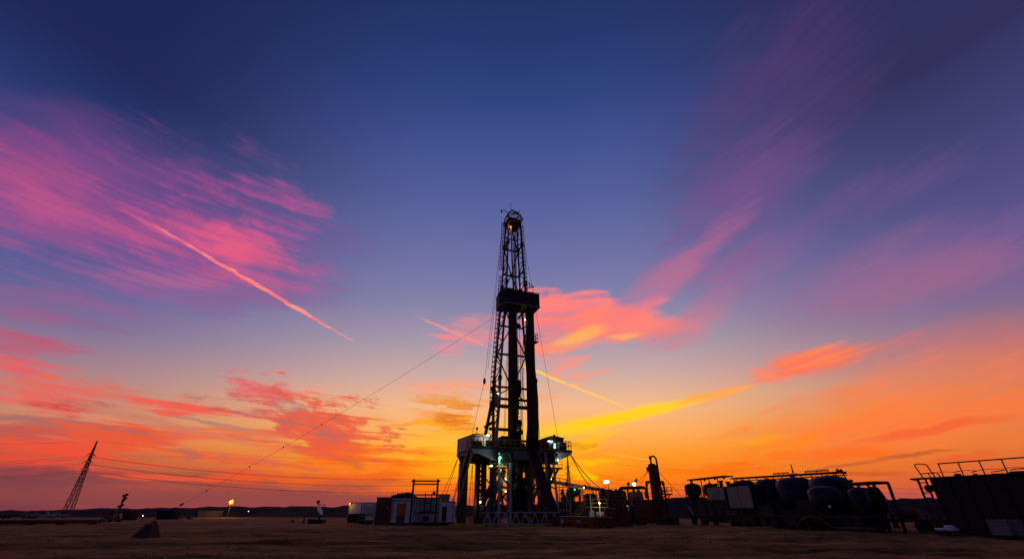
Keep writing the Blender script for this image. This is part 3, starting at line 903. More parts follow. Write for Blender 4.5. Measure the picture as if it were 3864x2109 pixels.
# girts and diagonals of the back face
GZ = [FZ + 2.0, RIG.z(1534, 1.5), RIG.z(1506, 1.5), RIG.z(1462, 1.5), RIG.z(1339, 1.5), RIG.z(1234, 1.5), 40.6, RIG.z(1041, 1.3), RIG.z(946, 1.2), RIG.z(905, 1.2), 57.0]
for i, z in enumerate(GZ):
    wd_ = (0.34, 0.62, 0.42, 0.34, 0.34, 0.3, 0.3, 0.26, 0.3, 0.2, 0.3)[i]
    bar('girt', leg(z, -1, 1), leg(z, 1, 1), 0.26, wd_, GREYP if i < 3 else REDP, mast)
def xb(z0, z1, flip=False):
    mid0 = (leg(z0, -1, 1) + leg(z0, 1, 1)) / 2; mid1 = (leg(z1, -1, 1) + leg(z1, 1, 1)) / 2
    return (mid1 if not flip else mid0)
for z0, z1, flip in ((GZ[3], GZ[4], True), (GZ[4], GZ[5], False), (GZ[5], GZ[6], True), (GZ[7], GZ[8], True), (GZ[8], GZ[10], False)):
    for sx in (-1, 1):
        if flip: bar('diagonal', xb(z0, z1, True), leg(z1, sx, 1), 0.2, 0.2, REDP, mast)
        else: bar('diagonal', leg(z0, sx, 1), xb(z0, z1), 0.2, 0.2, REDP, mast)
bar('diagonal', leg(GZ[2] + 0.2, -1, 1), xb(GZ[2], GZ[3]), 0.2, 0.2, REDP, mast)
bar('diagonal', leg(GZ[6] + 0.4, 1, 1), xb(GZ[6], GZ[7]), 0.2, 0.2, REDP, mast)
bar('diagonal', leg(GZ[6] + 0.4, -1, 1), xb(GZ[6], GZ[7]), 0.2, 0.2, REDP, mast)
# front corner frames above the racking board
for z in (GZ[7], GZ[8]):
    m = MB(); m.tube([leg(z, -1, -1), leg(z, -1, 1) + Vector((0.5, 0.15, 0)), leg(z, 1, 1) + Vector((-0.5, 0.15, 0)), leg(z, 1, -1)], 0.16, 6); m.build('horseshoe_girt', REDP, mast)
# standpipe up the face of the mast
sp = RIG.at(1933, 1000, -1.7)
m = MB(); m.tube([(sp.x + 0.35, -1.6, 39.5), (sp.x, -1.55, 48), (sp.x - 0.1, -1.2, 56.6)], 0.17, 8); m.build('guide_column', YEL, mast, True)
rod('standpipe', (mc(30) + 1.15, 1.2, FZ), (mc(55) + 0.75, 0.9, 55.5), 0.12, STEEL, mast)

# crown: water table, sheaves, railing, lifting frame, aerial
cz = RIG.z(850, 0)
crown = part('crown', rig, (mc(57), 0, 0))
block('water_table', (0, 0, cz + 0.45), (3.1, 2.9, 0.75), REDP, crown)
m = MB(); m.lathe([(0.2, -1.5), (0.9, -1.3), (1.15, -0.5), (1.15, 0.0)], 16, (0.2, -0.1, cz)); m.build('sheave_guard', DARK, crown, True)
for i in range(5):
    m = MB(); m.tube([(-0.62 + i * 0.3, -0.2, cz + 1.05), (-0.5 + i * 0.3, -0.2, cz + 1.05)], 0.72, 18); m.build('sheave', DARK, crown)
CR = [(-1.6, -1.5), (1.6, -1.5), (1.6, 1.5), (-1.6, 1.5)]
tz = RIG.z(803, 0)
tops = [(-1.15, -1.1, tz - 0.9), (1.35, -1.1, tz - 0.9), (1.35, 1.1, tz - 0.5), (-1.15, 1.1, tz - 0.5)]
for (x, y), tp in zip(CR, tops):
    bar('frame_post', (x, y, cz + 0.8), tp, 0.15, 0.15, REDP, crown)
for i in range(4):
    bar('frame_rail', tops[i], tops[(i + 1) % 4], 0.17, 0.17, REDP, crown)
    a, b = CR[i], CR[(i + 1) % 4]
    for h in (1.5, 2.05): rod('guard_rail', (*a, cz + h), (*b, cz + h), 0.045, YEL, crown)
    for u in (0.25, 0.5, 0.75): rod('guard_post', (a[0] + (b[0] - a[0]) * u, a[1] + (b[1] - a[1]) * u, cz + 0.8), (a[0] + (b[0] - a[0]) * u, a[1] + (b[1] - a[1]) * u, cz + 2.05), 0.04, YEL, crown)
pk = [(-0.35, -0.2, tz + 0.6), (1.15, 0.1, tz + 0.3)]
for q in (0, 3): bar('lifting_frame', tops[q], pk[0], 0.16, 0.16, REDP, crown)
for q in (1, 2): bar('lifting_frame', tops[q], pk[1], 0.16, 0.16, REDP, crown)
bar('lifting_beam', pk[0], pk[1], 0.24, 0.24, REDP, crown)
bar('lifting_frame', tops[0], (0.6, 0, tz + 0.1), 0.15, 0.15, REDP, crown); bar('lifting_frame', tops[3], pk[1], 0.15, 0.15, REDP, crown)
bar('lifting_frame', (0.1, -1.1, tz - 0.9), (1.5, -0.2, tz + 0.55), 0.2, 0.28, REDP, crown)
for s, hx, hz in ((-1, -2.7, tz + 0.15), (1, 2.3, tz - 0.8)):
    bar('davit_arm', (s * 1.1, 0, hz - 0.25), (hx, 0, hz), 0.12, 0.12, DARK, crown)
    m = MB(); m.lathe([(0.03, 0), (0.16, -0.3), (0.2, -0.6), (0.05, -0.8)], 8, (hx, 0, hz)); m.build('snatch_block', DARK, crown)
rod('aerial', (-0.45, 0, tz + 0.5), (-0.45, 0, RIG.z(768, 0)), 0.05, DARK, crown)
floodlight(crown, (-1.3, -1.2, cz - 1.6), L_AMBER, (1.0, 0.45, 0.1), 160, 0.11, (0.5, -0.3, 0.5), arm=0.2)


def cage_ladder(z0, z1, sx, out, y, hoops=True, step=0.95):
    p = part('ladder', rig)
    P = lambda z, dx: Vector((mc(z) + sx * (mw(z) + out) + dx, y, z))
    n = 8
    for dx in (-0.2, 0.2):
        m = MB(); m.tube([P(z0 + (z1 - z0) * i / n, dx) for i in range(n + 1)], 0.045, 4); m.build('rail', STEEL, p)
    z = z0 + 0.3; k = 0
    while z < z1:
        c = P(z, 0)
        rod('rung', c + Vector((-0.2, 0, 0)), c + Vector((0.2, 0, 0)), 0.03, STEEL, p)
        if hoops and k % 2 == 0:
            m = MB(); m.tube([c + Vector((sx * -0.05, -0.34, 0)), c + Vector((sx * 0.35, -0.36, 0.02)), c + Vector((sx * 0.58, 0, 0.03)), c + Vector((sx * 0.35, 0.36, 0.02)), c + Vector((sx * -0.05, 0.34, 0))], 0.075, 4)
            m.build('hoop', STEEL, p)
        z += step / 2; k += 1
    if hoops:
        m = MB(); m.tube([P(z0 + (z1 - z0) * i / n, sx * 0.58) for i in range(n + 1)], 0.06, 4); m.build('cage_strap', STEEL, p)
    return p


cage_ladder(16.5, 44.6, -1, 0.42, 0.6); cage_ladder(46.0, 58.2, -1, 0.42, 0.6)
cage_ladder(41.6, 58.0, 1, 0.42, -0.2)
cage_ladder(FZ + 2.6, 23.5, 1, 0.75, 0.2, False)

# racking board with its wind walls
RBY = -3.9
za, zb = RIG.z(1089, RBY, 1914), RIG.z(1137, RBY, 1914)
x0, x1 = RIG.x(1914, RBY, 1110), RIG.x(2034, RBY, 1110)
rb = part('racking_board', rig)
outline = [(x0, RBY), (x1, RBY), (x1 + 0.1, RBY + 3.2), (x0 - 0.7, RBY + 4.6), (x0 - 1.0, RBY + 1.6)]
m = MB(); m.prism([(x0 - 0.1, RBY - 0.1), (x1 + 0.1, RBY - 0.1), (x1 + 0.15, RBY + 3.2), (x0 - 0.7, RBY + 4.6), (x0 - 1.1, RBY + 1.6)], zb - 0.32, zb - 0.02, 'z'); m.build('deck', GREYP, rb)
for i, (a, b) in enumerate(zip(outline, outline[1:] + outline[:1])):
    if i == 2: continue
    n = max(1, int((Vector(b) - Vector(a)).length / 1.1))
    for j in range(n):
        u0, u1 = (j + 0.01) / n, (j + 0.99) / n
        p0 = Vector(a).lerp(Vector(b), u0); p1 = Vector(a).lerp(Vector(b), u1); d_ = (p1 - p0); nn = Vector((-d_.y, d_.x)).normalized() * 0.05
        q = MB(); q.prism([p0 + nn, p1 + nn, p1 - nn, p0 - nn], zb, za - (0.08 if j % 2 else 0.0) + (0.25 if i == 0 and j == 0 else 0), 'z'); q.build('wind_wall_panel', DARK, rb)
    rod('top_rail', (*a, za + 0.05), (*b, za + 0.05), 0.06, GREYP, rb)
for u in (0.15, 0.4, 0.62, 0.86):
    xx = x0 + (x1 - x0) * u; bar('support_beam', (xx, RBY, zb - 0.45), (xx, 1.3, zb - 0.9), 0.24, 0.3, DARK, rb)
bar('knee_brace', (x0 + 0.2, RBY + 0.4, zb - 0.4), leg(zb - 4.2, -1, -1), 0.2, 0.2, DARK, rb)
bar('knee_brace', (x1 - 1.2, RBY + 0.6, zb - 0.4), leg(zb - 4.6, 1, -1), 0.2, 0.2, DARK, rb)
m = MB(); m.prism([(x0 + 1.5, zb - 0.4), (x0 + 3.2, zb - 0.4), (x0 + 2.7, zb - 1.4), (x0 + 1.2, zb - 1.4)], -3.4, -1.2); m.build('diving_board', DARK, rb)
for u in (0.45, 0.6, 0.66, 0.78): rod('rail_post', (x0 + (x1 - x0) * u, RBY + 1.2, za - 0.1), (x0 + (x1 - x0) * u, RBY + 1.2, za + 0.6), 0.09, DARK, rb)
# jib on the side of the mast above the board
jp = RIG.at(2014, 1083, -0.4); ja = RIG.at(1982, 1058, -0.4); jc = RIG.at(1982, 1087, -0.4)
jib = part('jib', rig)
bar('jib_boom', jc, jp, 0.16, 0.16, STEEL, jib); bar('jib_stay', ja, jp, 0.13, 0.13, STEEL, jib); bar('jib_post', (jc + jp) / 2, (ja + jp) / 2, 0.1, 0.1, STEEL, jib)
rod('jib_line', jp, RIG.at(2014, 1105, -0.4), 0.03, WIRE, jib)
# stabbing basket
bz0, bz1 = RIG.z(1291, -1.2, 2018), RIG.z(1263, -1.2, 2018)
bx0, bx1 = RIG.x(2004, -1.2, 1280), RIG.x(2027, -1.2, 1280)
bsk = part('stabbing_basket', rig)
block('basket_floor', ((bx0 + bx1) / 2, -1.2, bz0), (bx1 - bx0, 1.1, 0.16), STEEL, bsk)
for x in (bx0 + 0.06, (bx0 + bx1) / 2, bx1 - 0.06):
    for y in (-1.7, -0.7): rod('basket_post', (x, y, bz0), (x, y, bz1), 0.05, STEEL, bsk)
for z in (bz1, (bz0 + bz1) / 2):
    for y in (-1.7, -0.7): rod('basket_rail', (bx0, y, z), (bx1, y, z), 0.05, STEEL, bsk)
    rod('basket_rail', (bx1 - 0.06, -1.7, z), (bx1 - 0.06, -0.7, z), 0.05, STEEL, bsk)
bar('basket_strut', (bx1 - 0.1, -1.2, bz0), (bx0 - 0.2, -1.2, bz0 - 1.1), 0.14, 0.14, STEEL, bsk)

# raising struts at the back of the mast
for sx in (-1, 1):
    bar('raising_strut', leg(19.5, sx, 1) + Vector((sx * 0.2, 0, 0)), (mc(11) + sx * 4.3, 6.0, FZ), 0.45, 0.45, STEEL, rig)
st = part('raising_cylinder', rig)
q0 = RIG.at(1829, 1612, 2.0); q1 = RIG.at(1862, 1590, 2.0)
bar('cylinder_body', q0, q1, 0.55, 0.5, RED, st); bar('cylinder_lug', q1, leg(FZ + 5.0, -1, 1), 0.3, 0.3, RED, st)
m = MB(); m.tube([(q1.x - 0.7, 2, q1.z + 5.6), (q1.x - 0.2, 2, q1.z + 5.8), (q1.x + 0.5, 2, q1.z + 5.2)], 0.16, 6); m.build('sheave_arm', DARK, st)
m = MB(); m.tube([(q1.x - 0.15, 1.9, q1.z + 5.7), (q1.x - 0.15, 2.1, q1.z + 5.7)], 0.5, 14); m.build('line_sheave', DARK, st)

# hoisting: drill lines, travelling block, hook, hoses
hst = part('hoist', rig)
tb = RIG.at(1953, 1466, -0.3)
for i, dx in enumerate((-0.3, -0.1, 0.12, 0.32)): rod('drill_line', (tb.x + dx * 0.8, -0.3, tb.z + 1.5), (mc(57) + 0.2 + dx, -0.2, cz - 1.0), 0.05, WIRE, hst)
m = MB(); m.prism([(-0.45, -1.5), (-0.62, 0.2), (-0.45, 1.5), (0.45, 1.5), (0.62, 0.2), (0.4, -1.5)], -0.45, 0.45); m.build('travelling_block', DARK, hst, loc=(tb.x, -0.3, tb.z))
m = MB(); m.tube([(0, 0, -1.5), (0, 0, -2.1), (0.3, 0, -2.6), (0.1, 0, -3.0), (-0.3, 0, -2.8)], 0.17, 8); m.build('hook', DARK, hst, loc=(tb.x, -0.3, tb.z))
for dx in (-0.28, 0.28): rod('elevator_link', (tb.x + dx, -0.3, tb.z - 1.2), (tb.x + dx * 0.7, -0.3, tb.z - 4.6), 0.07, STEEL, hst)
for px_, py0 in ((1964, 1190), (1968, 1290), (1972, 1300)): rod('hanging_line', RIG.at(px_ + 2, 1660, 0.6), RIG.at(px_ - 4, py0, 0.6), 0.045, WIRE, hst)
rod('hanging_line', RIG.at(1905, 1640, 0.9), RIG.at(1916, 1330, 0.9), 0.035, WIRE, hst); rod('hanging_line', RIG.at(1901, 1640, 0.9), RIG.at(1913, 1330, 0.9), 0.03, WIRE, hst)
hp = [RIG.at(*p, 0.4) for p in ((1962, 1205), (1966, 1188), (1972, 1192), (1976, 1260), (1973, 1330), (1974, 1470), (1979, 1520), (1990, 1540))]
m = MB(); m.tube(hp, 0.075, 6); m.build('rotary_hose', BLACK, hst)
hp = [RIG.at(*p, 0.5) for p in ((1957, 1490), (1966, 1503), (1975, 1510))]
m = MB(); m.tube(hp, 0.14, 6); m.build('swivel_pipe', STEEL, hst)
m = MB(); m.lathe([(0.15, 0), (0.7, 0.12), (0.85, 0.5), (0.5, 0.85), (0.15, 0.9)], 12, tuple(RIG.at(1951, 1238, 0.9))); m.build('cable_spool', DARK, hst)
for px_, py_, lens in ((1981, 1206, L_SMALL), (1878, 1484, L_SMALL), (1948, 1620, L_SMALL)):
    p_ = RIG.at(px_, py_, -1.6); floodlight(rig, p_, lens, (1, 0.85, 0.5), 60, 0.1, (0.1, -1, -0.3), arm=0.2)

# ------------------------------------------------------------------ rig floor and substructure
floor_ = part('rig_floor', rig)
fx0, fx1 = RIG.x(1862, -5, 1715), RIG.x(2092, -5, 1715)
block('floor_plate', ((fx0 + fx1) / 2, 0.5, FZ - 0.12), (fx1 - fx0 + 0.3, 11.4, 0.24), STEEL, floor_)
for y in (-4.9, -1.2, 2.5, 6.0): block('floor_beam', ((fx0 + fx1) / 2, y, FZ - 0.9), (fx1 - fx0, 0.35, 1.3), GREYP if y < -4 else STEEL, floor_)
for i in range(5): block('cross_beam', (fx0 + 0.2 + (fx1 - fx0 - 0.4) * i / 4, 0.5, FZ - 0.95), (0.3, 10.4, 1.1), STEEL, floor_)
# tapering brackets that carry the cabins
lx = RIG.x(1778, -4.9, 1706); rx = RIG.x(2156, -4.9, 1712)
zl = RIG.z(1738, -4.9)
for y, mt in ((-4.9, PALE), (-1.0, STEEL), (3.0, STEEL)):
    m = MB(); m.prism([(lx, FZ - 0.25), (fx0, FZ - 0.25), (fx0, zl), (lx, FZ - 0.55)], y - 0.15, y + 0.15); m.build('cantilever_bracket', mt, floor_)
    m = MB(); m.prism([(fx1, FZ - 0.25), (rx, FZ - 0.25), (rx, FZ - 0.55), (fx1, zl)], y - 0.15, y + 0.15); m.build('cantilever_bracket', mt, floor_)
block('wing_deck', ((lx + fx0) / 2 - 0.1, -0.6, FZ - 0.1), (fx0 - lx, 9.2, 0.2), STEEL, floor_)
block('wing_deck', ((rx + fx1) / 2 + 0.1, -0.6, FZ - 0.1), (rx - fx1, 9.2, 0.2), STEEL, floor_)

# the white dog house at one end of the floor, set a little askew
dhy = -3.0
dx0 = RIG.x(1790, dhy, 1670); dzt = RIG.z(1638, dhy, 1790)
dog = part('dog_house', rig, (dx0, dhy, 0)); dog.rotation_euler = (0, 0, R(7.6))
dw, dl, dzb = 3.0, 7.3, 9.95
dcx = dw / 2
block('shell', (dcx, dl / 2, (dzt + dzb) / 2), (dw, dl, dzt - dzb), WHITE, dog)
block('roof', (dcx, dl / 2, dzt + 0.06), (dw + 0.16, dl + 0.16, 0.14), GREYP, dog)
m = MB(); m.prism([(0, dzb - 0.04), (dw + 1.5, dzb - 0.04), (dw + 3.2, dzb - 1.1), (0.5, dzb - 0.85)], 1.0, dl - 0.2); m.build('cradle', DARK, dog)
for i in range(5): block('window', (-0.03, 1.5 + i * 1.15, dzb + (dzt - dzb) * 0.68), (0.06, 0.62, 0.8), GLASS, dog)
for i in range(9): block('wall_rib', (-0.03, 0.45 + i * 0.8, (dzt + dzb) / 2), (0.05, 0.06, dzt - dzb - 0.1), WHITE, dog)
for z in (0.3, 0.55, 0.8): block('wall_rib', (dcx, -0.03, dzb + (dzt - dzb) * z), (dw - 0.1, 0.05, 0.06), WHITE, dog)
block('corner_trim', (-0.02, dl, (dzt + dzb) / 2), (0.12, 0.12, dzt - dzb), DARK, dog)
rod('roof_mast', (dcx - 0.7, 1.0, dzt), (dcx - 0.7, 1.0, dzt + 1.2), 0.05, DARK, dog); block('roof_siren', (dcx - 0.7, 1.0, dzt + 1.1), (0.28, 0.28, 0.36), DARK, dog)
lp = RIG.at(1842, 1641, dhy - 0.7)
floodlight(rig, lp, L_WHITE, (1.0, 0.95, 0.6), 130, 0.2, (-0.25, -0.3, -0.75), arm=0)
bar('lamp_arm', lp, lp + Vector((0.2, 0.9, 0.15)), 0.07, 0.07, DARK, rig)

# driller's cabin at the other end
cy = -2.6
cx0, cx1 = RIG.x(2060, cy, 1670), RIG.x(2127, cy, 1670); czt = RIG.z(1653, cy, 2095)
cab = part('driller_cabin', rig)
block('shell', ((cx0 + cx1) / 2, cy + 1.6, (FZ + czt) / 2), (cx1 - cx0, 3.2, czt - FZ), DARK, cab)
m = MB(); m.prism([(cx0 - 0.2, czt), (cx0 + 0.9, czt + 0.32), (cx0 + 1.6, czt + 0.38), (cx1 + 0.15, czt + 0.12), (cx1 + 0.15, czt - 0.02)], cy - 0.15, cy + 3.3); m.build('roof', STEEL, cab)
wx = RIG.x(2071, cy, 1670)
block('lit_doorway', (wx + 0.55, cy - 0.03, FZ + 1.35), (1.35, 0.06, 1.8), GLASS, cab)
block('fluorescent_tube', (wx + 0.25, cy - 0.10, czt - 0.55), (0.85, 0.08, 0.13), L_TUBE, cab)
block('lit_window', (wx + 1.05, cy - 0.07, czt - 1.25), (0.36, 0.04, 0.8), glow('cabin window glow', (0.6, 1.0, 0.85), 1.1), cab)
block('blue_locker', (wx - 0.1, cy - 0.12, czt - 1.6), (0.3, 0.16, 1.5), BLUE, cab)
spot(cab, (wx + 0.6, cy - 0.6, czt - 0.8), (0.75, 1.0, 0.9), 30)
m = MB(); m.lathe([(0.1, 0), (0.24, 0.12), (0.24, 0.28), (0.08, 0.42)], 10, (cx0 + 1.9, cy + 0.6, czt + 0.3)); m.build('roof_vent', DARK, cab)
rod('roof_aerial', (cx1 - 0.8, cy + 0.4, czt), (cx1 - 0.8, cy + 0.4, czt + 0.9), 0.03, DARK, cab)


def railing(parent, pts, h=1.1, step=1.1, mt=None, r=0.04, kick=True):
    mt = mt or YEL
    p = part('railing', parent)
    for a, b in zip(pts[:-1], pts[1:]):
        a, b = Vector(a), Vector(b); n = max(1, round((b - a).length / step))
        for z in (h, h * 0.55): rod('rail', a + Vector((0, 0, z)), b + Vector((0, 0, z)), r, mt, p)
        if kick: bar('toe_board', a + Vector((0, 0, 0.09)), b + Vector((0, 0, 0.09)), 0.03, 0.16, mt, p)
        for i in range(n + 1):
            q = a.lerp(b, i / n); rod('post', q, q + Vector((0, 0, h)), r, mt, p)
    return p


railing(rig, [(lx, -1.5, FZ), (lx, -5.1, FZ), (RIG.x(1868, -5.1, 1690), -5.1, FZ)], 1.55, 1.0, YEL, 0.055)
railing(rig, [(RIG.x(1882, -5.1, 1690), -5.1, FZ), (RIG.x(1985, -5.1, 1690), -5.1, FZ)], 1.3, 0.9, YEL, 0.05)
railing(rig, [(RIG.x(2042, -5.1, 1690), -5.1, FZ), (rx - 0.05, -5.1, FZ), (rx - 0.05, 3.0, FZ)], 1.5, 0.9, YEL, 0.05)
block('tool_locker', (rx - 1.1, -3.6, FZ + 0.75), (1.3, 1.0, 1.45), DARK, rig)
block('tool_locker', (RIG.x(1800, -4.4, 1690), -4.4, FZ + 0.5), (1.5, 0.6, 0.9), OLIVE, rig)
block('tool_locker', (RIG.x(1845, -4.2, 1690), -4.2, FZ + 0.6), (0.9, 0.7, 1.1), DARK, rig)

# machinery on the floor
dwk = part('drawworks', rig, (0, 4.2, FZ))
block('skid', (0, 0, 0.15), (6.6, 2.4, 0.3), STEEL, dwk)
m = MB(); m.prism([(-1.9, 0.3), (-1.9, 2.5), (-1.4, 3.1), (1.2, 3.1), (1.9, 2.4), (1.9, 0.3)], -1.1, 1.1); m.build('drum_housing', RED, dwk)
m = MB(); m.tube([(2.0, 0, 1.2), (3.2, 0, 1.2)], 0.75, 16); m.build('drive_motor', DARK, dwk)
m = MB(); m.tube([(-3.1, 0, 1.1), (-2.0, 0, 1.1)], 0.65, 16); m.build('brake', DARK, dwk)
block('beam_guard', (-1.6, -1.2, 4.15), (4.6, 0.4, 0.5), GREYP, dwk)
ton = part('iron_roughneck', rig, RIG.at(1961, 1690, -1.5))
block('base', (0, 0, 0.4), (1.3, 1.2, 0.8), RED, ton); bar('column', (0.1, 0, 0.7), (-0.05, 0, 3.6), 0.4, 0.4, DARK, ton)
m = MB(); m.lathe([(0.2, 2.1), (0.6, 2.2), (0.62, 2.7), (0.3, 3.0), (0.32, 3.6), (0.5, 3.7), (0.45, 4.3), (0.15, 4.6)], 10, (-0.1, -0.3, 0)); m.build('spinner', DARK, ton)
m = MB(); m.tube([(-0.2, 0, 3.6), (-0.4, 0, 4.6), (-0.3, 0, 5.2), (0.05, 0, 5.0)], 0.1, 6); m.build('lifting_eye', DARK, ton)
for px_, w_, h_ in ((1905, 1.2, 1.3), (1975, 0.9, 1.7), (2036, 1.0, 1.9), (1890, 0.8, 2.2)):
    q = RIG.at(px_, 1690, 1.5); p_ = part('manifold', rig, (q.x, 1.5, FZ))
    block('manifold_block', (0, 0, h_ * 0.35), (w_, 0.8, h_ * 0.7), DARK, p_)
    for i in (-1, 0, 1): rod('valve_stem', (i * w_ * 0.3, 0, h_ * 0.7), (i * w_ * 0.3, 0, h_), 0.06, RED, p_)
    rod('manifold_pipe', (-w_ * 0.7, 0.1, h_ * 0.82), (w_ * 0.7, 0.1, h_ * 0.82), 0.09, STEEL, p_)

# substructure legs, frames, struts
sub = part('substructure', rig)
zb_ = FZ - 1.5
for x in (fx0 + 0.3, fx0 + 3.6, fx1 - 3.4, fx1 - 0.3):
    for y in (-3.2, 5.2): bar('column', (x, y, 0.9), (x, y, zb_), 0.5, 0.5, STEEL, sub)
for y in (-3.2, 5.2):
    for xa, xb_ in ((fx0 + 0.3, fx0 + 3.6), (fx1 - 3.4, fx1 - 0.3)):
        for z in (1.6, 5.0): bar('tie', (xa, y, z), (xb_, y, z), 0.25, 0.25, STEEL, sub)
        bar('tie_brace', (xa, y, 1.6), (xb_, y, 5.0), 0.18, 0.18, STEEL, sub); bar('tie_brace', (xb_, y, 5.0), (xa, y, 8.6), 0.18, 0.18, STEEL, sub)
for xx in (fx0 + 0.3, fx1 - 0.3): block('base_beam', (xx, 1.0, 0.45), (1.1, 14.0, 0.9), STEEL, sub)
for a, b, w_ in (((1870, 1925), (1905, 1775), 0.4), ((1900, 1930), (1880, 1770), 0.35), ((1985, 1920), (2000, 1770), 0.45), ((2040, 1930), (2020, 1770), 0.4), ((2090, 1900), (2056, 1780), 0.35), ((1821, 1905), (1873, 1783), 0.55), ((1838, 1912), (1902, 1770), 0.5), ((1848, 1918), (1884, 1830), 0.3),
                 ((2032, 1905), (2083, 1770), 0.55), ((2010, 1890), (2050, 1780), 0.4), ((2052, 1915), (2066, 1790), 0.4)):
    bar('slant_strut', RIG.at(*a, -0.5), RIG.at(*b, -0.5), w_, w_, STEEL, sub)
for a, b, w_ in (((1868, 1840), (1925, 1905), 0.2), ((1925, 1840), (1868, 1905), 0.2), ((1868, 1775), (1925, 1835), 0.2), ((2012, 1775), (2062, 1840), 0.22), ((2062, 1775), (2012, 1840), 0.22), ((2012, 1845), (2060, 1910), 0.22), ((1850, 1925), (1864, 1780), 0.3), ((2030, 1925), (2042, 1780), 0.3)):
    bar('lattice_brace', RIG.at(*a, 1.6), RIG.at(*b, 1.6), w_, w_, STEEL, sub)
for px_, z0, z1 in ((1912, 1.0, 9.0), (1917, 1.0, 9.0), (1988, 2.0, 9.0), (2016, 1.0, 9.2), (2046, 1.0, 9.0), (2051, 3.0, 9.0)):
    rod('riser_line', (RIG.x(px_, -1.2), -1.2, z0), (RIG.x(px_ + 2, -1.2), -1.2, z1), 0.08, STEEL, sub)
for px_ in (1870, 1940, 2030): q = RIG.at(px_, 1930, -2.4); block('pump_box', (q.x, -2.4, 0.8), (1.6, 1.0, 1.6), DARK, sub)
bar('hydraulic_strut', RIG.at(2060, 1858, -2), RIG.at(2108, 1765, -2), 0.3, 0.3, STEEL, sub)
# mast pad boxes hanging below the floor front
for pxc in (1905, 2072):
    q = RIG.at(pxc, 1722, -5.6)
    block('pad_box', (q.x, -5.6, FZ - 1.35), (2.6, 0.9, 1.7), DARK, sub)
    m = MB(); m.tube([(q.x - 0.6, -6.1, FZ - 1.9), (q.x - 0.6, -6.15, FZ - 0.9), (q.x + 0.5, -6.15, FZ - 0.7), (q.x + 0.9, -6.1, FZ - 1.9)], 0.12, 6); m.build('pad_hose', STEEL, sub)
# pale standing frames under the floor front
for pa, pb, zt in ((1883, 1926, 1745), (2066, 2098, 1745)):
    fr = part('standing_frame', sub)
    splay = 0 if pa < 2000 else 1
    A0 = RIG.at(pa + (3 if splay else 0), 1948, -6.4); A1 = RIG.at(pa - (8 if splay else 0), zt - 38, -6.4)
    B0 = RIG.at(pb + (12 if splay else 0), 1948, -6.4); B1 = RIG.at(pb - (10 if splay else 0), zt, -6.4)
    A0.z = B0.z = 0.0
    bar('frame_leg', A0, A1, 0.28, 0.28, PALE, fr); bar('frame_leg', B0, B1, 0.28, 0.28, PALE, fr)
    for t in (0.28, 0.55, 0.86):
        bar('frame_tie', A0.lerp(A1, t), B0.lerp(B1, t), 0.16, 0.16, PALE, fr)
    bar('frame_brace', A0.lerp(A1, 0.02), B0.lerp(B1, 0.28), 0.13, 0.13, PALE, fr); bar('frame_brace', A0.lerp(A1, 0.55), B0.lerp(B1, 0.28), 0.13, 0.13, PALE, fr)
# work platforms half way below the floor
for xa, xb2, yy in ((1850, 1948, 1764), (2042, 2120, 1765)):
    pa, pb = RIG.at(xa, yy, -5.8), RIG.at(xb2, yy, -5.8)
    pf = part('work_platform', sub)
    block('platform_deck', ((pa.x + pb.x) / 2, -5.4, (pa.z + pb.z) / 2), (pb.x - pa.x, 1.2, 0.2), OLIVE, pf)
    for i in range(6): rod('platform_post', (pa.x + (pb.x - pa.x) * i / 5, -5.95, pa.z), (pa.x + (pb.x - pa.x) * i / 5, -5.95, pa.z + 1.15), 0.04, YEL, pf)
    for h in (0.6, 1.15): rod('platform_rail', (pa.x, -5.95, pa.z + h), (pb.x, -5.95, pa.z + h), 0.04, YEL, pf)
# thick box column and lattice tower below the dog house
q = RIG.at(1745, 1850, 3.4)
cb = part('support_column', sub)
block('column_box', (q.x, 3.4, 4.5), (1.35, 1.35, 9.0), STEEL, cb)
for i in range(6): rod('column_stub', (q.x - 0.6 + i * 0.24, 2.9, 9.0), (q.x - 0.6 + i * 0.24, 2.9, dzb - 1.0), 0.05, STEEL, cb)
lt = part('support_tower', sub)
ta, tb2 = RIG.x(1805, 1.0), RIG.x(1829, 1.0)
tzt = RIG.z(1748, 1.0)
for x in (ta, tb2):
    for y in (1.0, 2.6): bar('tower_post', (x, y, 0), (x, y, tzt), 0.38, 0.38, STEEL, lt)
zz = [1.8, 4.0, 6.2, 8.4]
for y in (1.0, 2.6):
    for i, z in enumerate(zz):
        bar('tower_tie', (ta, y, z), (tb2, y, z), 0.2, 0.2, STEEL, lt)
        if i: bar('tower_brace', (ta if i % 2 else tb2, y, zz[i - 1]), (tb2 if i % 2 else ta, y, z), 0.17, 0.17, STEEL, lt)


def stairs(parent, a, b, w, n, mt, railh=1.05):
    """a straight flight from foot a to head b, w wide across x"""
    a, b = Vector(a), Vector(b); p = part('stairs', parent)
    d = b - a; ac = Vector((d.y, -d.x, 0)).normalized() * (w / 2)
    for s in (-1, 1):
        bar('stringer', a + ac * s, b + ac * s, 0.06, 0.16, mt, p)
        for h in (railh, railh * 0.5): rod('handrail', a + ac * s + Vector((0, 0, h)), b + ac * s + Vector((0, 0, h)), 0.03, mt, p)
        for i in range(5):
            q = a.lerp(b, i / 4) + ac * s; rod('baluster', q, q + Vector((0, 0, railh)), 0.03, mt, p)
    for i in range(n):
        q = a.lerp(b, (i + 0.5) / n); bar('tread', q - ac * 0.95, q + ac * 0.95, 0.2, 0.03, STEEL, p)
    return p


sx_ = RIG.x(1771, -4.6, 1706)
stairs(rig, (sx_ - 0.1, 5.4, 0), (sx_ + 0.3, -4.6, FZ - 0.1), 0.9, 20, PALE)
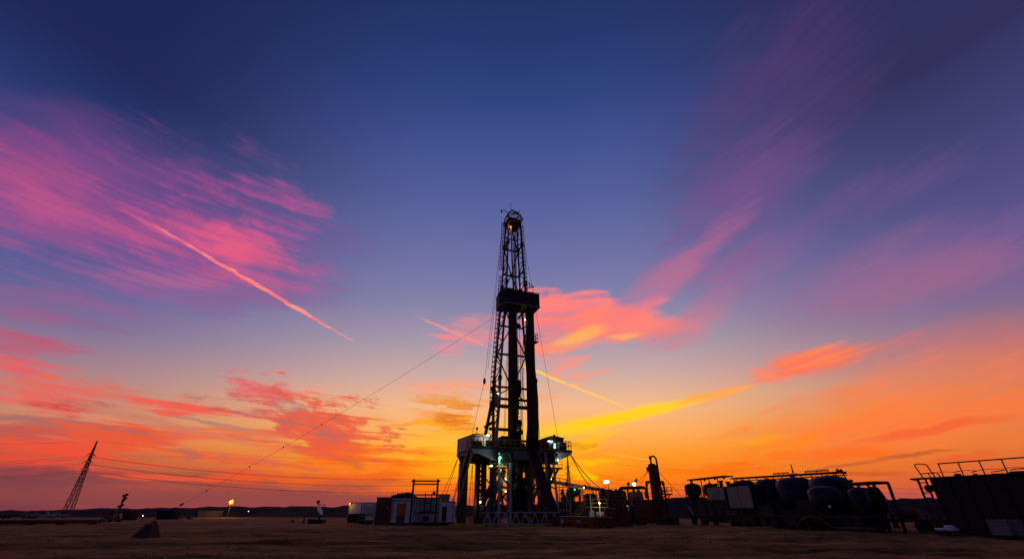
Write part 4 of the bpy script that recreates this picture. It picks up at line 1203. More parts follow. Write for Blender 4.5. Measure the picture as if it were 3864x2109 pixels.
# pipe ramp from the floor down towards the catwalk
rmx = RIG.x(2003, -5.2, 1706)
rp = part('pipe_ramp', rig)
ra, rb_ = Vector((rmx, -5.2, FZ + 0.2)), Vector((rmx, -13.2, 1.1))
bar('slide', ra, rb_, 1.15, 0.12, RAMPM, rp)
for s in (-0.68, 0.68): bar('side_beam', ra + Vector((s, 0, 0)), rb_ + Vector((s, 0, 0)), 0.2, 0.5, RAMPM, rp)
for t in (0.15, 0.4, 0.65, 0.88): bar('rib', ra.lerp(rb_, t) + Vector((-0.6, 0, -0.3)), ra.lerp(rb_, t) + Vector((0.6, 0, -0.3)), 0.2, 0.2, RAMPM, rp)
for t in (0.3, 0.7):
    for s in (-0.62, 0.62):
        q = ra.lerp(rb_, t) + Vector((s, 0.1, -0.3)); bar('prop', q, (q.x, q.y + 0.6, 0), 0.2, 0.2, REDP, rp)

# lamps of the rig
for px_, py_, y, lens, rgb, wt, r_, aim in ((1886, 1726, -6.6, L_GREEN, (0.4, 1.0, 0.6), 260, 0.22, (0.1, -1, -0.4)), (1853, 1759, -5.0, L_WARM, (1.0, 0.9, 0.65), 240, 0.22, (-0.3, -1, -0.3)),
                                            (2102, 1734, -5.6, L_PALE, (0.7, 1.0, 0.75), 320, 0.24, (-0.2, -1, -0.1)), (1906, 1808, -1.0, L_WHITE, (1.0, 0.95, 0.8), 120, 0.14, (0, -1, -0.2)),
                                            (2079, 1808, -1.5, L_WARM, (1.0, 0.95, 0.75), 140, 0.14, (0, -1, -0.2)), (2074, 1848, -1.0, L_WARM, (1.0, 0.92, 0.75), 120, 0.13, (0, -1, -0.1)),
                                            (1812, 1893, 2.0, L_WARM, (1.0, 0.95, 0.8), 90, 0.14, (-0.2, -1, 0)), (1908, 1853, 0.5, L_SMALL, (1, 0.8, 0.5), 40, 0.1, (0, -1, 0)),
                                            (1997, 1848, 0.5, L_SMALL, (1, 0.85, 0.6), 50, 0.12, (0, -1, 0))):
    floodlight(rig, RIG.at(px_, py_, y), lens, rgb, wt, r_, aim)

# ------------------------------------------------------------------ racked pipe, wellhead stack, wires, catwalk
for nm, pxc, lab in (('drill_pipe_stand', 1934, 'drill pipe stand racked in the bundle beside the dog house end of the mast'),
                     ('drill_pipe_stand', 2003, 'drill pipe stand racked in the bundle beside the driller cabin end of the mast')):
    q = RIG.at(pxc, 1400, -2.6)
    pm = MB(); pm.tube([(0, 0, 0), (0, 0, 9.2), (0, 0, 9.25), (0, 0, 9.6), (0, 0, 9.65), (0, 0, 18.6), (0, 0, 18.65), (0, 0, 19.0), (0, 0, 19.05), (0, 0, zb + 1.1 - FZ)],
                       [0.068, 0.068, 0.088, 0.088, 0.068, 0.068, 0.088, 0.088, 0.068, 0.068], 6)
    first = None
    for i in range(6):
        for j in range(12):
            wpt = RIG.w((q.x - 0.46 + i * 0.185 + random.uniform(-0.01, 0.01), -3.5 + j * 0.165, FZ + 0.02))
            if first is None:
                o = pm.build(nm, RUST, None, True); first = o
            else:
                o = first.copy(); COL.objects.link(o)
            tag(o, lab, 'drill pipe', 'drill pipe racked in the mast')
            o.location = wpt
            o.rotation_euler = (random.uniform(-0.001, 0.001), random.uniform(-0.001, 0.001), 0)

bw = RIG.w((RIG.x(1960, -0.5, 1880), -0.5, 0))
bop = thing('blowout_preventer', 'dark blowout preventer stack on the wellhead under the middle of the rig floor', 'valve stack', bw, R(20))
m = MB(); m.lathe([(1.5, 0), (1.5, 0.9), (0.9, 0.95), (0.9, 1.3)], 20); m.build('cellar_ring', CONC, bop, True)
m = MB(); m.lathe([(0.55, 1.3), (0.55, 1.7), (0.85, 1.72), (0.85, 1.95), (0.5, 2.0), (0.5, 2.3)], 20); m.build('wellhead', STEEL, bop, True)
for z in (2.3, 3.5):
    block('ram_body', (0, 0, z + 0.5), (2.0, 1.2, 0.95), DARK, bop)
    for s in (-1, 1):
        m = MB(); m.tube([(s * 1.0, 0, z + 0.5), (s * 1.5, 0, z + 0.5)], 0.34, 14); m.build('ram_bonnet', DARK, bop)
m = MB(); m.lathe([(0.6, 4.6), (1.3, 4.7), (1.35, 5.6), (0.9, 6.1), (0.6, 6.2)], 20); m.build('annular_preventer', DARK, bop, True)
m = MB(); m.lathe([(0.45, 6.2), (0.45, 7.4), (0.95, 7.5), (1.0, 8.6), (0.7, 9.1)], 18); m.build('bell_nipple', STEEL, bop, True)
for s in (-1, 1): bar('guide_beam', (s * 1.5, 0.6, 0.2), (s * 1.5, 0.6, 9.0), 0.45, 0.45, DARK, bop)
block('dark_fill_panel', (0.05, 1.0, 3.6), (3.5, 0.15, 6.4), DARK, bop); block('dark_fill_panel', (0.05, 1.25, 7.7), (2.2, 0.15, 1.7), DARK, bop)  # dark panels added to close see-through gaps in the dark mass

cwk = RIG.w((rmx, -13.0, 0))
cat = thing('catwalk', 'long low red steel catwalk at the foot of the pipe ramp', 'catwalk', cwk, R(20))
block('deck', (0, -6.4, 1.1), (2.3, 13.4, 0.12), STEEL, cat)
for s in (-1.15, 1.15): block('side_beam', (s, -6.4, 0.72), (0.18, 13.6, 0.62), RED, cat)
for i in range(7):
    for s in (-1.15, 1.15): block('foot_panel', (s, -0.6 - i * 1.95, 0.21), (0.14, 1.1 if i % 2 else 1.6, 0.40), RED, cat)
block('end_plate', (0, -13.2, 0.66), (2.3, 0.12, 0.7), RED, cat)
block('sign_plate', (-1.26, -5.2, 0.66), (0.03, 0.9, 0.5), PALE, cat); block('sign_plate', (-1.26, -9.6, 0.66), (0.03, 0.8, 0.3), PALE, cat)

# wire guys and lines
def cable(name, pts, r, label, cat_='cable', group=None, sag=0.0, n=14):
    a, b = Vector(pts[0]), Vector(pts[-1])
    if len(pts) == 2: P = [a.lerp(b, i / n) + Vector((0, 0, -sag * 4 * (i / n) * (1 - i / n))) for i in range(n + 1)]
    else: P = pts
    m = MB(); m.tube(P, r, 5)
    return tag(m.build(name, WIRE), label, cat_, group)


GUY_TOP = RIG.w(leg(zb - 0.2, -1, 1)); GUY_END = at(575, 1962, 108); GUY_END.z = 0.1
GT = thing('guy_wire', 'long guy wire from the racking board down to the yard beside the pyramid block', 'cable')
P = [GUY_TOP.lerp(GUY_END, i / 24) + Vector((0, 0, -1.2 * 4 * (i / 24) * (1 - i / 24))) for i in range(25)]
m = MB(); m.tube(P, 0.026, 5); m.build('wire', WIRE, GT)
def onguy(t): return GUY_TOP.lerp(GUY_END, t) + Vector((0, 0, -1.2 * 4 * t * (1 - t)))
for t0, t1 in ((0.9, 0.915), (0.925, 0.945)):
    m = MB(); m.tube([onguy(t0), onguy((t0 * 3 + t1) / 4), onguy((t0 + t1 * 3) / 4), onguy(t1)], [0.05, 0.2, 0.2, 0.05], 6); m.build('turnbuckle', DARK, GT)
for t0 in (0.49, 0.6, 0.7, 0.83):
    m = MB(); m.lathe([(0.05, -0.18), (0.14, 0), (0.05, 0.18)], 8, tuple(onguy(t0))); m.build('clamp', DARK, GT)
wl0, wl1 = RIG.w(leg(55, -1, 1) + Vector((-0.8, 0, 0))), RIG.w(RIG.at(1781, 1638, 0))
lw = thing('hoist_line', 'thin winch line with a hanging block from the mast top to the dog house roof', 'cable')
pm_ = RIG.w(RIG.at(1828, 1438, 0.2))
m = MB(); m.tube([wl0, pm_], 0.03, 4); m.build('upper_line', WIRE, lw); m = MB(); m.tube([pm_, wl1], 0.03, 4); m.build('lower_line', WIRE, lw)
m = MB(); m.lathe([(0.05, -0.55), (0.2, -0.4), (0.26, 0), (0.2, 0.4), (0.05, 0.55)], 8, tuple(pm_)); m.build('snatch_block', DARK, lw)
cable('hoist_line', [RIG.w(leg(50, -1, 1) + Vector((-0.9, 0, 0))), RIG.w(RIG.at(1841, 1395, 0.2))], 0.03, 'second winch line close to the caged ladder on the mast')
cable('hoist_line', [RIG.w(leg(52, 1, -1) + Vector((0.6, 0, 0))), RIG.w(RIG.at(2104, 1648, -1.5))], 0.03, 'thin winch line from the mast top to the driller cabin roof')
rc = RIG.w((rx - 0.1, -4.9, FZ - 0.6))
for px_, lab in ((2231, 'steep'), (2262, 'shallow')):
    e = at(px_, 1838, 84); cable('tie_cable', [rc, e], 0.07, '%s dark cable from the floor corner beside the cabin to the mud tanks' % lab, 'cable', 'cables from the floor corner', 0.5)
lc = RIG.w((lx - 0.2, 3.0, FZ - 1.0))
for px_, lab in ((1648, 'outer'), (1668, 'inner')):
    e = at(px_, 1905, 96); cable('tie_cable', [lc, e], 0.045, '%s slanting cable below the dog house, behind the stairs' % lab, 'cable', 'cables below the dog house', 0.3)
q = RIG.w(RIG.at(1782, 1752, 0)); cable('hanging_rope', [q, at(1771, 1905, 80)], 0.05, 'loose dark rope hanging below the dog house between column and tower', 'rope', 'ropes below the dog house')
cable('hanging_rope', [q + Vector((0.05, 0, 0)), at(1785, 1905, 80)], 0.04, 'thin straight rope hanging below the dog house next to the lattice tower', 'rope', 'ropes below the dog house')


# ------------------------------------------------------------------ site cabins beside the rig
def cabin(name, label, F, pxl, pxr, pyt, pyb, ly, depth, wallm, extra=None, group='site cabins beside the rig'):
    """a boxy cabin whose front face spans the given columns of the photograph on the plane y = ly"""
    a, b = F.at(pxl, pyb, ly), F.at(pxr, pyb, ly)
    zt = F.at((pxl + pxr) / 2, pyt, ly).z
    t = thing(name, label, 'cabin', F.w((a.x, ly, 0)), F.rz, group)
    w = b.x - a.x
    block('floor_skid', (w / 2, depth / 2, 0.14), (w - 0.1, depth - 0.2, 0.28), DARK, t)
    m = MB(); m.box((w / 2, depth / 2, (zt + 0.28) / 2), (w, depth, zt - 0.28)); m.build('shell', wallm, t)
    block('roof', (w / 2, depth / 2, zt + 0.06), (w + 0.16, depth + 0.16, 0.12), GREYP, t)
    for x in (0.0, w): block('corner_post', (x, -0.02, (zt + 0.28) / 2), (0.14, 0.14, zt - 0.28), GREYP, t)
    return t, w, zt


YC = 72.0
CF = Frame(0, 0, 0)
# low cabin at the far end
c1, w1_, z1_ = cabin('site_cabin', 'low white site cabin with an amber lamp on its roof corner', CF, 1308, 1412, 1897, 1972, 86.0, 2.6, WHITE)
lx_ = w1_
block('skirt', (w1_ * 0.33, -0.04, 0.85), (w1_ * 0.62, 0.06, 1.1), DARK, c1)
for u in (0.47, 0.58, 0.93): block('wall_post', (w1_ * u, -0.05, z1_ * 0.55), (0.1, 0.08, z1_ * 0.75), BROWN, c1)
wn = part('window', c1, (w1_ * 0.75, -0.04, z1_ * 0.62)); block('pane', (0, 0, 0), (w1_ * 0.24, 0.04, 1.2), PALE, wn); block('sill', (0, -0.05, -0.65), (w1_ * 0.28, 0.12, 0.1), BROWN, wn)
floodlight(c1, (0.15, -0.25, z1_ - 0.1), L_AMBER, (1.0, 0.45, 0.1), 60, 0.16, (-0.3, -1, -0.2), 'corner_lamp', 0)
# main cabin
c2, w2_, z2_ = cabin('site_cabin', 'tall white site cabin with rust brown shed front and orange door', CF, 1412, 1556, 1879, 1984, YC, 2.8, WHITE)
def fx(px): return CF.x(px, YC, 1940) - CF.x(1412, YC, 1940)
sh = part('shed_front', c2)
block('front_leaf', ((fx(1421) + fx(1470)) / 2, -0.5, 1.75), (fx(1470) - fx(1421), 0.1, 3.4), BROWN, sh)
block('side_leaf', (fx(1412) + 0.1, -0.25, 1.8), (0.08, 0.5, 3.5), GREYP, sh); block('shed_cap', ((fx(1412) + fx(1470)) / 2, -0.28, 3.52), (fx(1470) - fx(1412), 0.6, 0.1), GREYP, sh)
for i in range(7): block('board_rib', (fx(1424) + i * 0.32, -0.56, 1.75), (0.04, 0.03, 3.3), BROWN, sh)
block('notice', (fx(1456), -0.58, 2.25), (0.3, 0.02, 0.22), PALE, sh)
dr = part('door', c2, ((fx(1494) + fx(1519)) / 2, -0.04, 0))
block('door_leaf', (0, 0, 1.95), (1.0, 0.06, 1.6), ORANGE, dr); block('kick_panel', (0, 0, 0.72), (1.0, 0.06, 0.82), BROWN, dr)
for s in (-0.54, 0.54): block('door_jamb', (s, -0.01, 1.55), (0.08, 0.09, 2.6), DARK, dr)
rod('door_handle', (0.36, -0.06, 1.35), (0.36, -0.06, 1.55), 0.03, STEEL, dr)
block('wall_trim', ((fx(1470) + w2_) / 2, -0.03, z2_ - 0.3), (w2_ - fx(1470), 0.04, 0.12), GREYP, c2)
for i in range(6): block('cladding_rib', (fx(1474) + i * 0.72, -0.02, z2_ * 0.52), (0.05, 0.05, z2_ * 0.82), WHITE, c2)
# clutter lying on its roof
tp = thing('tarpaulin_bundle', 'dark lumpy tarpaulin bundle lying on the tall cabin roof', 'tarpaulin', at(1520, 1876, YC + 1.0))
m = MB()
for i, (x, h, w) in enumerate(((-1.1, 0.35, 0.5), (-0.6, 0.55, 0.5), (0, 0.6, 0.6), (0.6, 0.66, 0.6), (1.1, 0.62, 0.5), (1.5, 0.4, 0.4), (1.8, 0.15, 0.3))):
    m.add([(x - 0.35, -w, 0), (x + 0.35, -w, 0), (x + 0.35, w, 0), (x - 0.35, w, 0), (x - 0.28, -w * 0.5, h), (x + 0.3, -w * 0.45, h * 1.02), (x + 0.3, w * 0.5, h), (x - 0.28, w * 0.5, h)],
          [(0, 1, 5, 4), (1, 2, 6, 5), (2, 3, 7, 6), (3, 0, 4, 7), (4, 5, 6, 7)])
m.build('cover', TARP, tp, True); rod('tie_rope', (-1.2, -0.4, 0.3), (1.6, -0.35, 0.5), 0.04, WIRE, tp)
for dx, lab in ((1480, 'outer bucket shaped horn with a whip aerial on the tall cabin roof'), (1489, 'inner bucket shaped horn beside the tarpaulin on the tall cabin roof')):
    b_o = thing('roof_horn', lab, 'horn', at(dx, 1878, YC + 0.8), 0, 'horns on the cabin roof')
    m = MB(); m.lathe([(0.12, 0), (0.22, 0.35), (0.2, 0.36)], 10); m.build('bell', DARK, b_o, True)
    rod('whip', (0.05, 0, 0.3), (0.0, 0, 0.85), 0.03, DARK, b_o)
# cabin behind the goal-post frame
c3, w3_, z3_ = cabin('site_cabin', 'white site cabin with a dark ladder rack, behind the steel goal-post frame', CF, 1557, 1652, 1879, 1978, 73.0, 2.6, PALE)
block('belt_rail', (w3_ / 2, -0.04, z3_ * 0.46), (w3_, 0.06, 0.2), DARK, c3)
lr = part('ladder_rack', c3)
for x in (w3_ * 0.42, w3_ * 0.68): bar('rack_post', (x, -0.15, z3_ * 0.46), (x, -0.15, z3_ + 0.75), 0.1, 0.1, DARK, lr)
for z in (0.52, 0.82): bar('rack_rung', (w3_ * 0.42, -0.15, z3_ * z), (w3_ * 0.68, -0.15, z3_ * z), 0.1, 0.1, DARK, lr)
block('lower_hatch', (w3_ * 0.5, -0.05, 0.8), (0.9, 0.05, 0.7), BROWN, c3)
c4, w4_, z4_ = cabin('site_cabin', 'short white site cabin next to the rig stairs with a tank on top', CF, 1652, 1708, 1893, 1976, 78.0, 2.6, WHITE)
block('door', (0.9, -0.04, 1.4), (0.7, 0.06, 2.0), DARK, c4)
rt = thing('roof_tank', 'square rusty brown tank on the roof of the cabin by the stairs', 'tank', CF.at(1675, 1893, 79.0), 0)
rt.location.z = z4_ + 0.13
m = MB(); m.add([(-0.75, -0.7, 0), (0.75, -0.7, 0), (0.75, 0.7, 0), (-0.75, 0.7, 0), (-0.9, -0.8, 0.95), (0.9, -0.8, 0.95), (0.9, 0.8, 0.95), (-0.9, 0.8, 0.95)],
                [(0, 1, 5, 4), (1, 2, 6, 5), (2, 3, 7, 6), (3, 0, 4, 7), (4, 5, 6, 7), (3, 2, 1, 0)]); m.build('shell', BEIGE, rt)
block('lid', (0, 0, 0.98), (1.9, 1.7, 0.06), BROWN, rt)

# goal-post frame
GP = 70.5
gpf = thing('steel_gantry', 'tall dark steel goal-post frame with two top beams standing before the cabins', 'steel frame', at(1605, 1980, GP) * 1.0)
gpf.location.z = 0
def gp(px, py): p = at(px, py, GP); return Vector((p.x - gpf.location.x, 0, p.z))
for px0, px1 in ((1551, 1562), (1646, 1653)):
    b0 = gp(px0 + 1, 1976); b0.z = 0; xx = gp(px1, 1812).x
    bar('post', (xx, 0, 0), (xx, 0, gp(px1, 1807).z), 0.26, 0.26, STEEL, gpf)
x_a, x_b = gp(1562, 1812).x, gp(1653, 1812).x
for py, h in ((1814, 0.2), (1825, 0.17), (1866, 0.17)): bar('beam', (x_a - (0.35 if py == 1814 else 0), 0, gp(1600, py).z), (x_b + (0.35 if py == 1814 else 0), 0, gp(1600, py).z), 0.2, h, STEEL, gpf)
m = MB(); m.lathe([(0.1, 0), (0.2, 0.15), (0.2, 0.35), (0.05, 0.5)], 8, (x_b - 0.45, 0, gp(1600, 1866).z)); m.build('beacon', DARK, gpf)
for x in (x_a, x_b): block('foot_plate', (x, 0, 0.05), (0.9, 1.4, 0.1), STEEL, gpf)
sk = thing('skid_pallet', 'low dark steel skid lying at the foot of the goal-post frame', 'skid', at(1625, 1984, 68.0)); sk.location.z = 0.05
for y in (-0.5, 0.5): m = MB(); m.tube([(-2.4, y, 0.32), (-2.2, y, 0.12), (2.2, y, 0.12), (2.4, y, 0.32)], 0.14, 6); m.build('runner', DARK, sk)
for i in range(6): block('plank', (-2.0 + i * 0.8, 0, 0.33), (0.5, 1.3, 0.1), DARK, sk)
# yellow hand rail in front of the low cabin
yr = thing('guard_railing', 'yellow tube guard railing standing before the low cabin', 'railing', at(1378, 1976, 76.0)); yr.location.z = 0
for x in (-1.1, 0, 1.1): rod('post', (x, 0, 0), (x, 0, 1.15), 0.05, YEL, yr)
for z in (0.55, 1.12): rod('rail', (-1.1, 0, z), (1.1, 0, z), 0.05, YEL, yr)
block('step', (0, 0.5, 0.3), (2.0, 0.8, 0.5), DARK, yr)

# satellite dish
ds = thing('satellite_dish', 'white satellite dish tilted up on a dark ballast block in the open yard', 'satellite dish', at(1195, 1974, gy(1974))); ds.location.z = 0
block('ballast', (0, 0, 0.32), (2.4, 1.6, 0.6), DARK, ds)
bar('mount', (0.2, 0, 0.6), (0.55, 0, 1.3), 0.22, 0.22, DARK, ds)
m = MB()
n = 24; ax = Vector((0.88, 0.05, 0.47)).normalized(); u_ = ax.cross(Vector((0, 0, 1))).normalized(); v_ = ax.cross(u_)
ctr = Vector((0.1, 0, 2.0)); rings = [(0.02, -0.24), (0.45, -0.19), (0.8, -0.06), (0.98, 0.05)]
for back_ in (0.0, -0.07):
    for r_, h in rings:
        m.v += [tuple(ctr + ax * (h + back_) + (u_ * math.cos(2 * math.pi * k / n) + v_ * math.sin(2 * math.pi * k / n)) * r_) for k in range(n)]
for L_ in (0, 4):
    for i in range(3):
        for k in range(n): k2 = (k + 1) % n; m.f.append(((L_ + i) * n + k, (L_ + i) * n + k2, (L_ + i + 1) * n + k2, (L_ + i + 1) * n + k))
for k in range(n): k2 = (k + 1) % n; m.f.append((3 * n + k, 3 * n + k2, 7 * n + k2, 7 * n + k))
m.build('reflector', DISH, ds, True)
rod('feed_arm', ctr - v_ * 0.9, ctr + ax * 0.9 - v_ * 0.3, 0.03, STEEL, ds); block('feed_horn', ctr + ax * 0.9 - v_ * 0.3, (0.14, 0.14, 0.2), DARK, ds)
# little posts near the dish
for px_, py_, lab in ((1145, 1972, 'white capped marker post nearest the dish'), (1103, 1970, 'leaning marker post with a small cone, away from the dish')):
    p_ = at(px_, py_, gy(py_)); mk = thing('marker_post', lab, 'post', (p_.x, p_.y, 0), 0, 'marker posts near the dish')
    rod('post', (0, 0, 0), (0.08, 0, 1.3), 0.05, BROWN, mk); m = MB(); m.lathe([(0.3, 0), (0.12, 0.4), (0.06, 0.42)], 10); m.build('foot', DARK, mk)
    m = MB(); m.lathe([(0.07, 1.25), (0.1, 1.35), (0.04, 1.5)], 8, (0.08, 0, 0)); m.build('cap', PALE, mk)
sg = at(1199, 1905, 150); sgn = thing('sign_post', 'small dark sign on a thin pole standing on the bank above the dish', 'sign', (sg.x, sg.y, 0))
rod('pole', (0, 0, 0), (0, 0, at(1199, 1893, 150).z), 0.08, STEEL, sgn); block('board', (0, -0.05, at(1199, 1893, 150).z), (0.9, 0.08, 0.9), DARK, sgn)
# orange gas flare
fl = at(868, 1912, 165); flz = at(868, 1903, 165).z - 0.2; fs = thing('flare_stack', 'burning orange gas flare on a thin stack at the bank', 'gas flare', (fl.x, fl.y, 0))
rod('stack', (0, 0, 0), (0, 0, flz), 0.14, STEEL, fs); m = MB(); m.lathe([(0.2, 0), (0.28, 0.2), (0.2, 0.45)], 10, (0, 0, flz)); m.build('burner_tip', DARK, fs)
m = MB(); m.lathe([(0.14, 0.3), (0.5, 0.5), (0.66, 0.9), (0.55, 1.35), (0.3, 1.65), (0.03, 1.85)], 10, (0, 0, flz - 0.1))
m.v = [(x + 0.18 * max(0, z - flz - 0.8) + 0.1 * math.sin(z * 5), y, z) for x, y, z in m.v]; m.build('flame', FLAME, fs, True)
spot(fs, (0, -1.2, flz + 1.2), (1.0, 0.45, 0.08), 2500, 0.6)
# floodlight tower beyond the bank on the far side
fa, ft = at(452, 1919, 170), at(468, 1868, 170)
lt_ = thing('light_tower', 'unlit floodlight tower with a cluster of lamp heads rising over the bank', 'light tower', (fa.x, fa.y, 0))
rod('pole', (0, 0, 0), (0, 0, ft.z - 1), 0.28, STEEL, lt_)
for i, (dx, dz) in enumerate(((-0.5, -3.4), (0.4, -3.0), (0.1, -1.6), (0.6, -0.9), (-0.2, -0.1), (0.6, 0.2))):
    h_ = part('lamp_head', lt_, (dx, 0, ft.z + dz)); block('head_box', (0, 0, 0), (0.8, 0.5, 0.7), DARK, h_); bar('head_arm', (0, 0, -0.3), (-dx, 0, -1.2), 0.14, 0.14, DARK, h_)

# ------------------------------------------------------------------ things in the open yard
pyr = at(548, 2034, gy(2034))
pb = thing('anchor_block', 'truncated concrete pyramid anchor block with a red hinged plate on its back', 'concrete block', (pyr.x, pyr.y, 0), R(-14)); pb.scale = (0.64, 0.64, 0.62)
s_ = 1.0
m = MB(); m.add([(-1.15, -0.9, -0.1), (1.1, -0.9, -0.1), (1.1, 0.9, -0.1), (-1.15, 0.9, -0.1), (-0.12, -0.28, 1.5), (0.72, -0.28, 1.5), (0.72, 0.28, 1.5), (-0.12, 0.28, 1.5)],
                [(0, 1, 5, 4), (1, 2, 6, 5), (2, 3, 7, 6), (3, 0, 4, 7), (4, 5, 6, 7), (3, 2, 1, 0)]); m.build('block', CONC, pb)
for i in range(6):
    t_ = (i + 1) / 7.0
    x_l = -1.15 + 1.03 * t_; x_r = 1.1 - 0.38 * t_; yy_ = -0.9 + 0.62 * t_
    bar('form_ridge', (x_l + 0.05, yy_ - 0.02, 1.6 * t_ - 0.1), (x_r - 0.05, yy_ - 0.02, 1.6 * t_ - 0.1), 0.05, 0.05, CONC, pb)
m = MB(); m.add([(-0.85, 1.0, 0), (-0.05, 1.0, 0), (0.1, 0.5, 1.78), (-0.35, 0.5, 1.78), (-0.85, 1.08, 0), (-0.05, 1.08, 0), (0.1, 0.58, 1.78), (-0.35, 0.58, 1.78)],
                [(0, 1, 2, 3), (7, 6, 5, 4), (0, 4, 5, 1), (1, 5, 6, 2), (2, 6, 7, 3), (3, 7, 4, 0)]); m.build('back_plate', RED, pb)
bar('edge_angle', (-1.16, -0.92, -0.05), (-0.1, -0.3, 1.52), 0.1, 0.1, GREYP, pb); m = MB(); m.tube([(0.0, 0, 1.5), (0.1, 0, 1.72), (0.3, 0, 1.74), (0.4, 0, 1.5)], 0.04, 6); m.build('lifting_eye', STEEL, pb)
# pipes laid out on sleepers
pr_a, pr_b = at(-60, 1986, 68.5), at(368, 1980, 74.0)
dx_ = (pr_b - pr_a); dx_.z = 0; Lp = dx_.length; dx_.normalize(); ny = Vector((-dx_.y, dx_.x, 0)); prz = math.atan2(dx_.y, dx_.x)
for i in range(4):
    p_ = pr_a + dx_ * (Lp * (0.06 + 0.29 * i)); o = thing('timber_sleeper', 'timber sleeper under the pipe row, %s from the pyramid block' % ('fourth', 'third', 'second', 'nearest')[i], 'sleeper', (p_.x, p_.y, 0.0), prz, 'sleepers under the laid out pipe')
    block('beam', (0, 1.0, 0.08), (0.3, 3.6, 0.16), BROWN, o); block('chock', (0, -0.72, 0.24), (0.3, 0.14, 0.2), BROWN, o)
ORD = ['front', 'second', 'third', 'fourth', 'fifth', 'rearmost']
for i in range(6):
    p_ = pr_a + ny * (-0.3 + i * 0.56); m = MB()
    m.tube([(0, 0, 0), (0.25, 0, 0), (0.26, 0, 0), (Lp * 0.5 - 0.2, 0, 0), (Lp * 0.5 - 0.19, 0, 0), (Lp * 0.5 + 0.2, 0, 0), (Lp * 0.5 + 0.21, 0, 0), (Lp + random.uniform(-0.4, 0.3), 0, 0)], [0.27, 0.27, 0.245, 0.245, 0.27, 0.27, 0.245, 0.245], 12)
    o = m.build('casing_pipe', RUST, None, True); o.location = (p_.x, p_.y, 0.43); o.rotation_euler = (0, 0, prz)
    tag(o, '%s rusty casing pipe of the row laid on timber sleepers' % ORD[i], 'pipe', 'casing pipe laid out in the yard')


def drum(px, py, mt, label, lying=False):
    p_ = at(px, py, gy(py)); t = thing('oil_drum', label, 'drum', (p_.x, p_.y, 0), 0, 'drums and barrels in the yard')
    m = MB(); m.lathe([(0.29, 0), (0.29, 0.29), (0.31, 0.3), (0.31, 0.33), (0.29, 0.34), (0.29, 0.58), (0.31, 0.6), (0.31, 0.63), (0.29, 0.64), (0.29, 0.88), (0.27, 0.88)], 16); m.build('drum_body', mt, t, True)
    m = MB(); m.lathe([(0.04, 0.88), (0.04, 0.92)], 8, (0.15, 0, 0)); m.build('bung', DARK, t)
    if lying: t.rotation_euler = (R(90), 0, R(35)); t.location.z = 0.31
    return t


def skip(px, py, L, D, Hh, mt, label, rz=0):
    p_ = at(px, py, gy(py)); t = thing('skip_container', label, 'container', (p_.x, p_.y, 0), rz, 'steel containers along the bank')
    m = MB(); m.add([(-L / 2, -D / 2, 0.15), (L / 2, -D / 2, 0.15), (L / 2, D / 2, 0.15), (-L / 2, D / 2, 0.15), (-L / 2 - 0.2, -D / 2, Hh), (L / 2 + 0.2, -D / 2, Hh), (L / 2 + 0.2, D / 2, Hh), (-L / 2 - 0.2, D / 2, Hh)],
                    [(0, 1, 5, 4), (1, 2, 6, 5), (2, 3, 7, 6), (3, 0, 4, 7), (4, 5, 6, 7), (3, 2, 1, 0)]); m.build('tub', mt, t)
    for i in range(5): block('stiffener', (-L / 2 + 0.2 + i * (L - 0.4) / 4, -D / 2 - 0.04, (Hh + 0.15) / 2), (0.1, 0.08, Hh - 0.2), mt, t)
    block('rim', (0, 0, Hh + 0.04), (L + 0.5, D + 0.1, 0.09), mt, t)
    for y in (-D / 2 + 0.2, D / 2 - 0.2): block('runner', (0, y, 0.07), (L, 0.15, 0.15), DARK, t)
    return t


skip(470, 1961, 3.8, 2.0, 1.7, BLUE, 'dull blue open steel container left of the pyramid block')
skip(632, 1958, 4.6, 2.0, 1.9, BLUE, 'dull blue open steel container right of the pyramid block')
skip(790, 1951, 7.0, 2.4, 2.0, GREYP, 'long grey steel container below the gas flare')
skip(965, 1949, 9.0, 2.4, 1.6, GREYP, 'longest pale grey container row end near the dish')
skip(1130, 1949, 4.5, 2.2, 1.6, BROWN, 'brown steel container behind the dish')
drum(655, 1958, YEL, 'yellow drum standing against the blue container'); drum(683, 1957, ORANGE, 'orange drum standing alone near the blue container'); drum(705, 1956, ORANGE, 'orange drum standing beside the small loader')
drum(712, 1957, BLUE, 'blue drum standing behind the orange one'); drum(722, 1957, YEL, 'yellow drum at the end of the drum row')


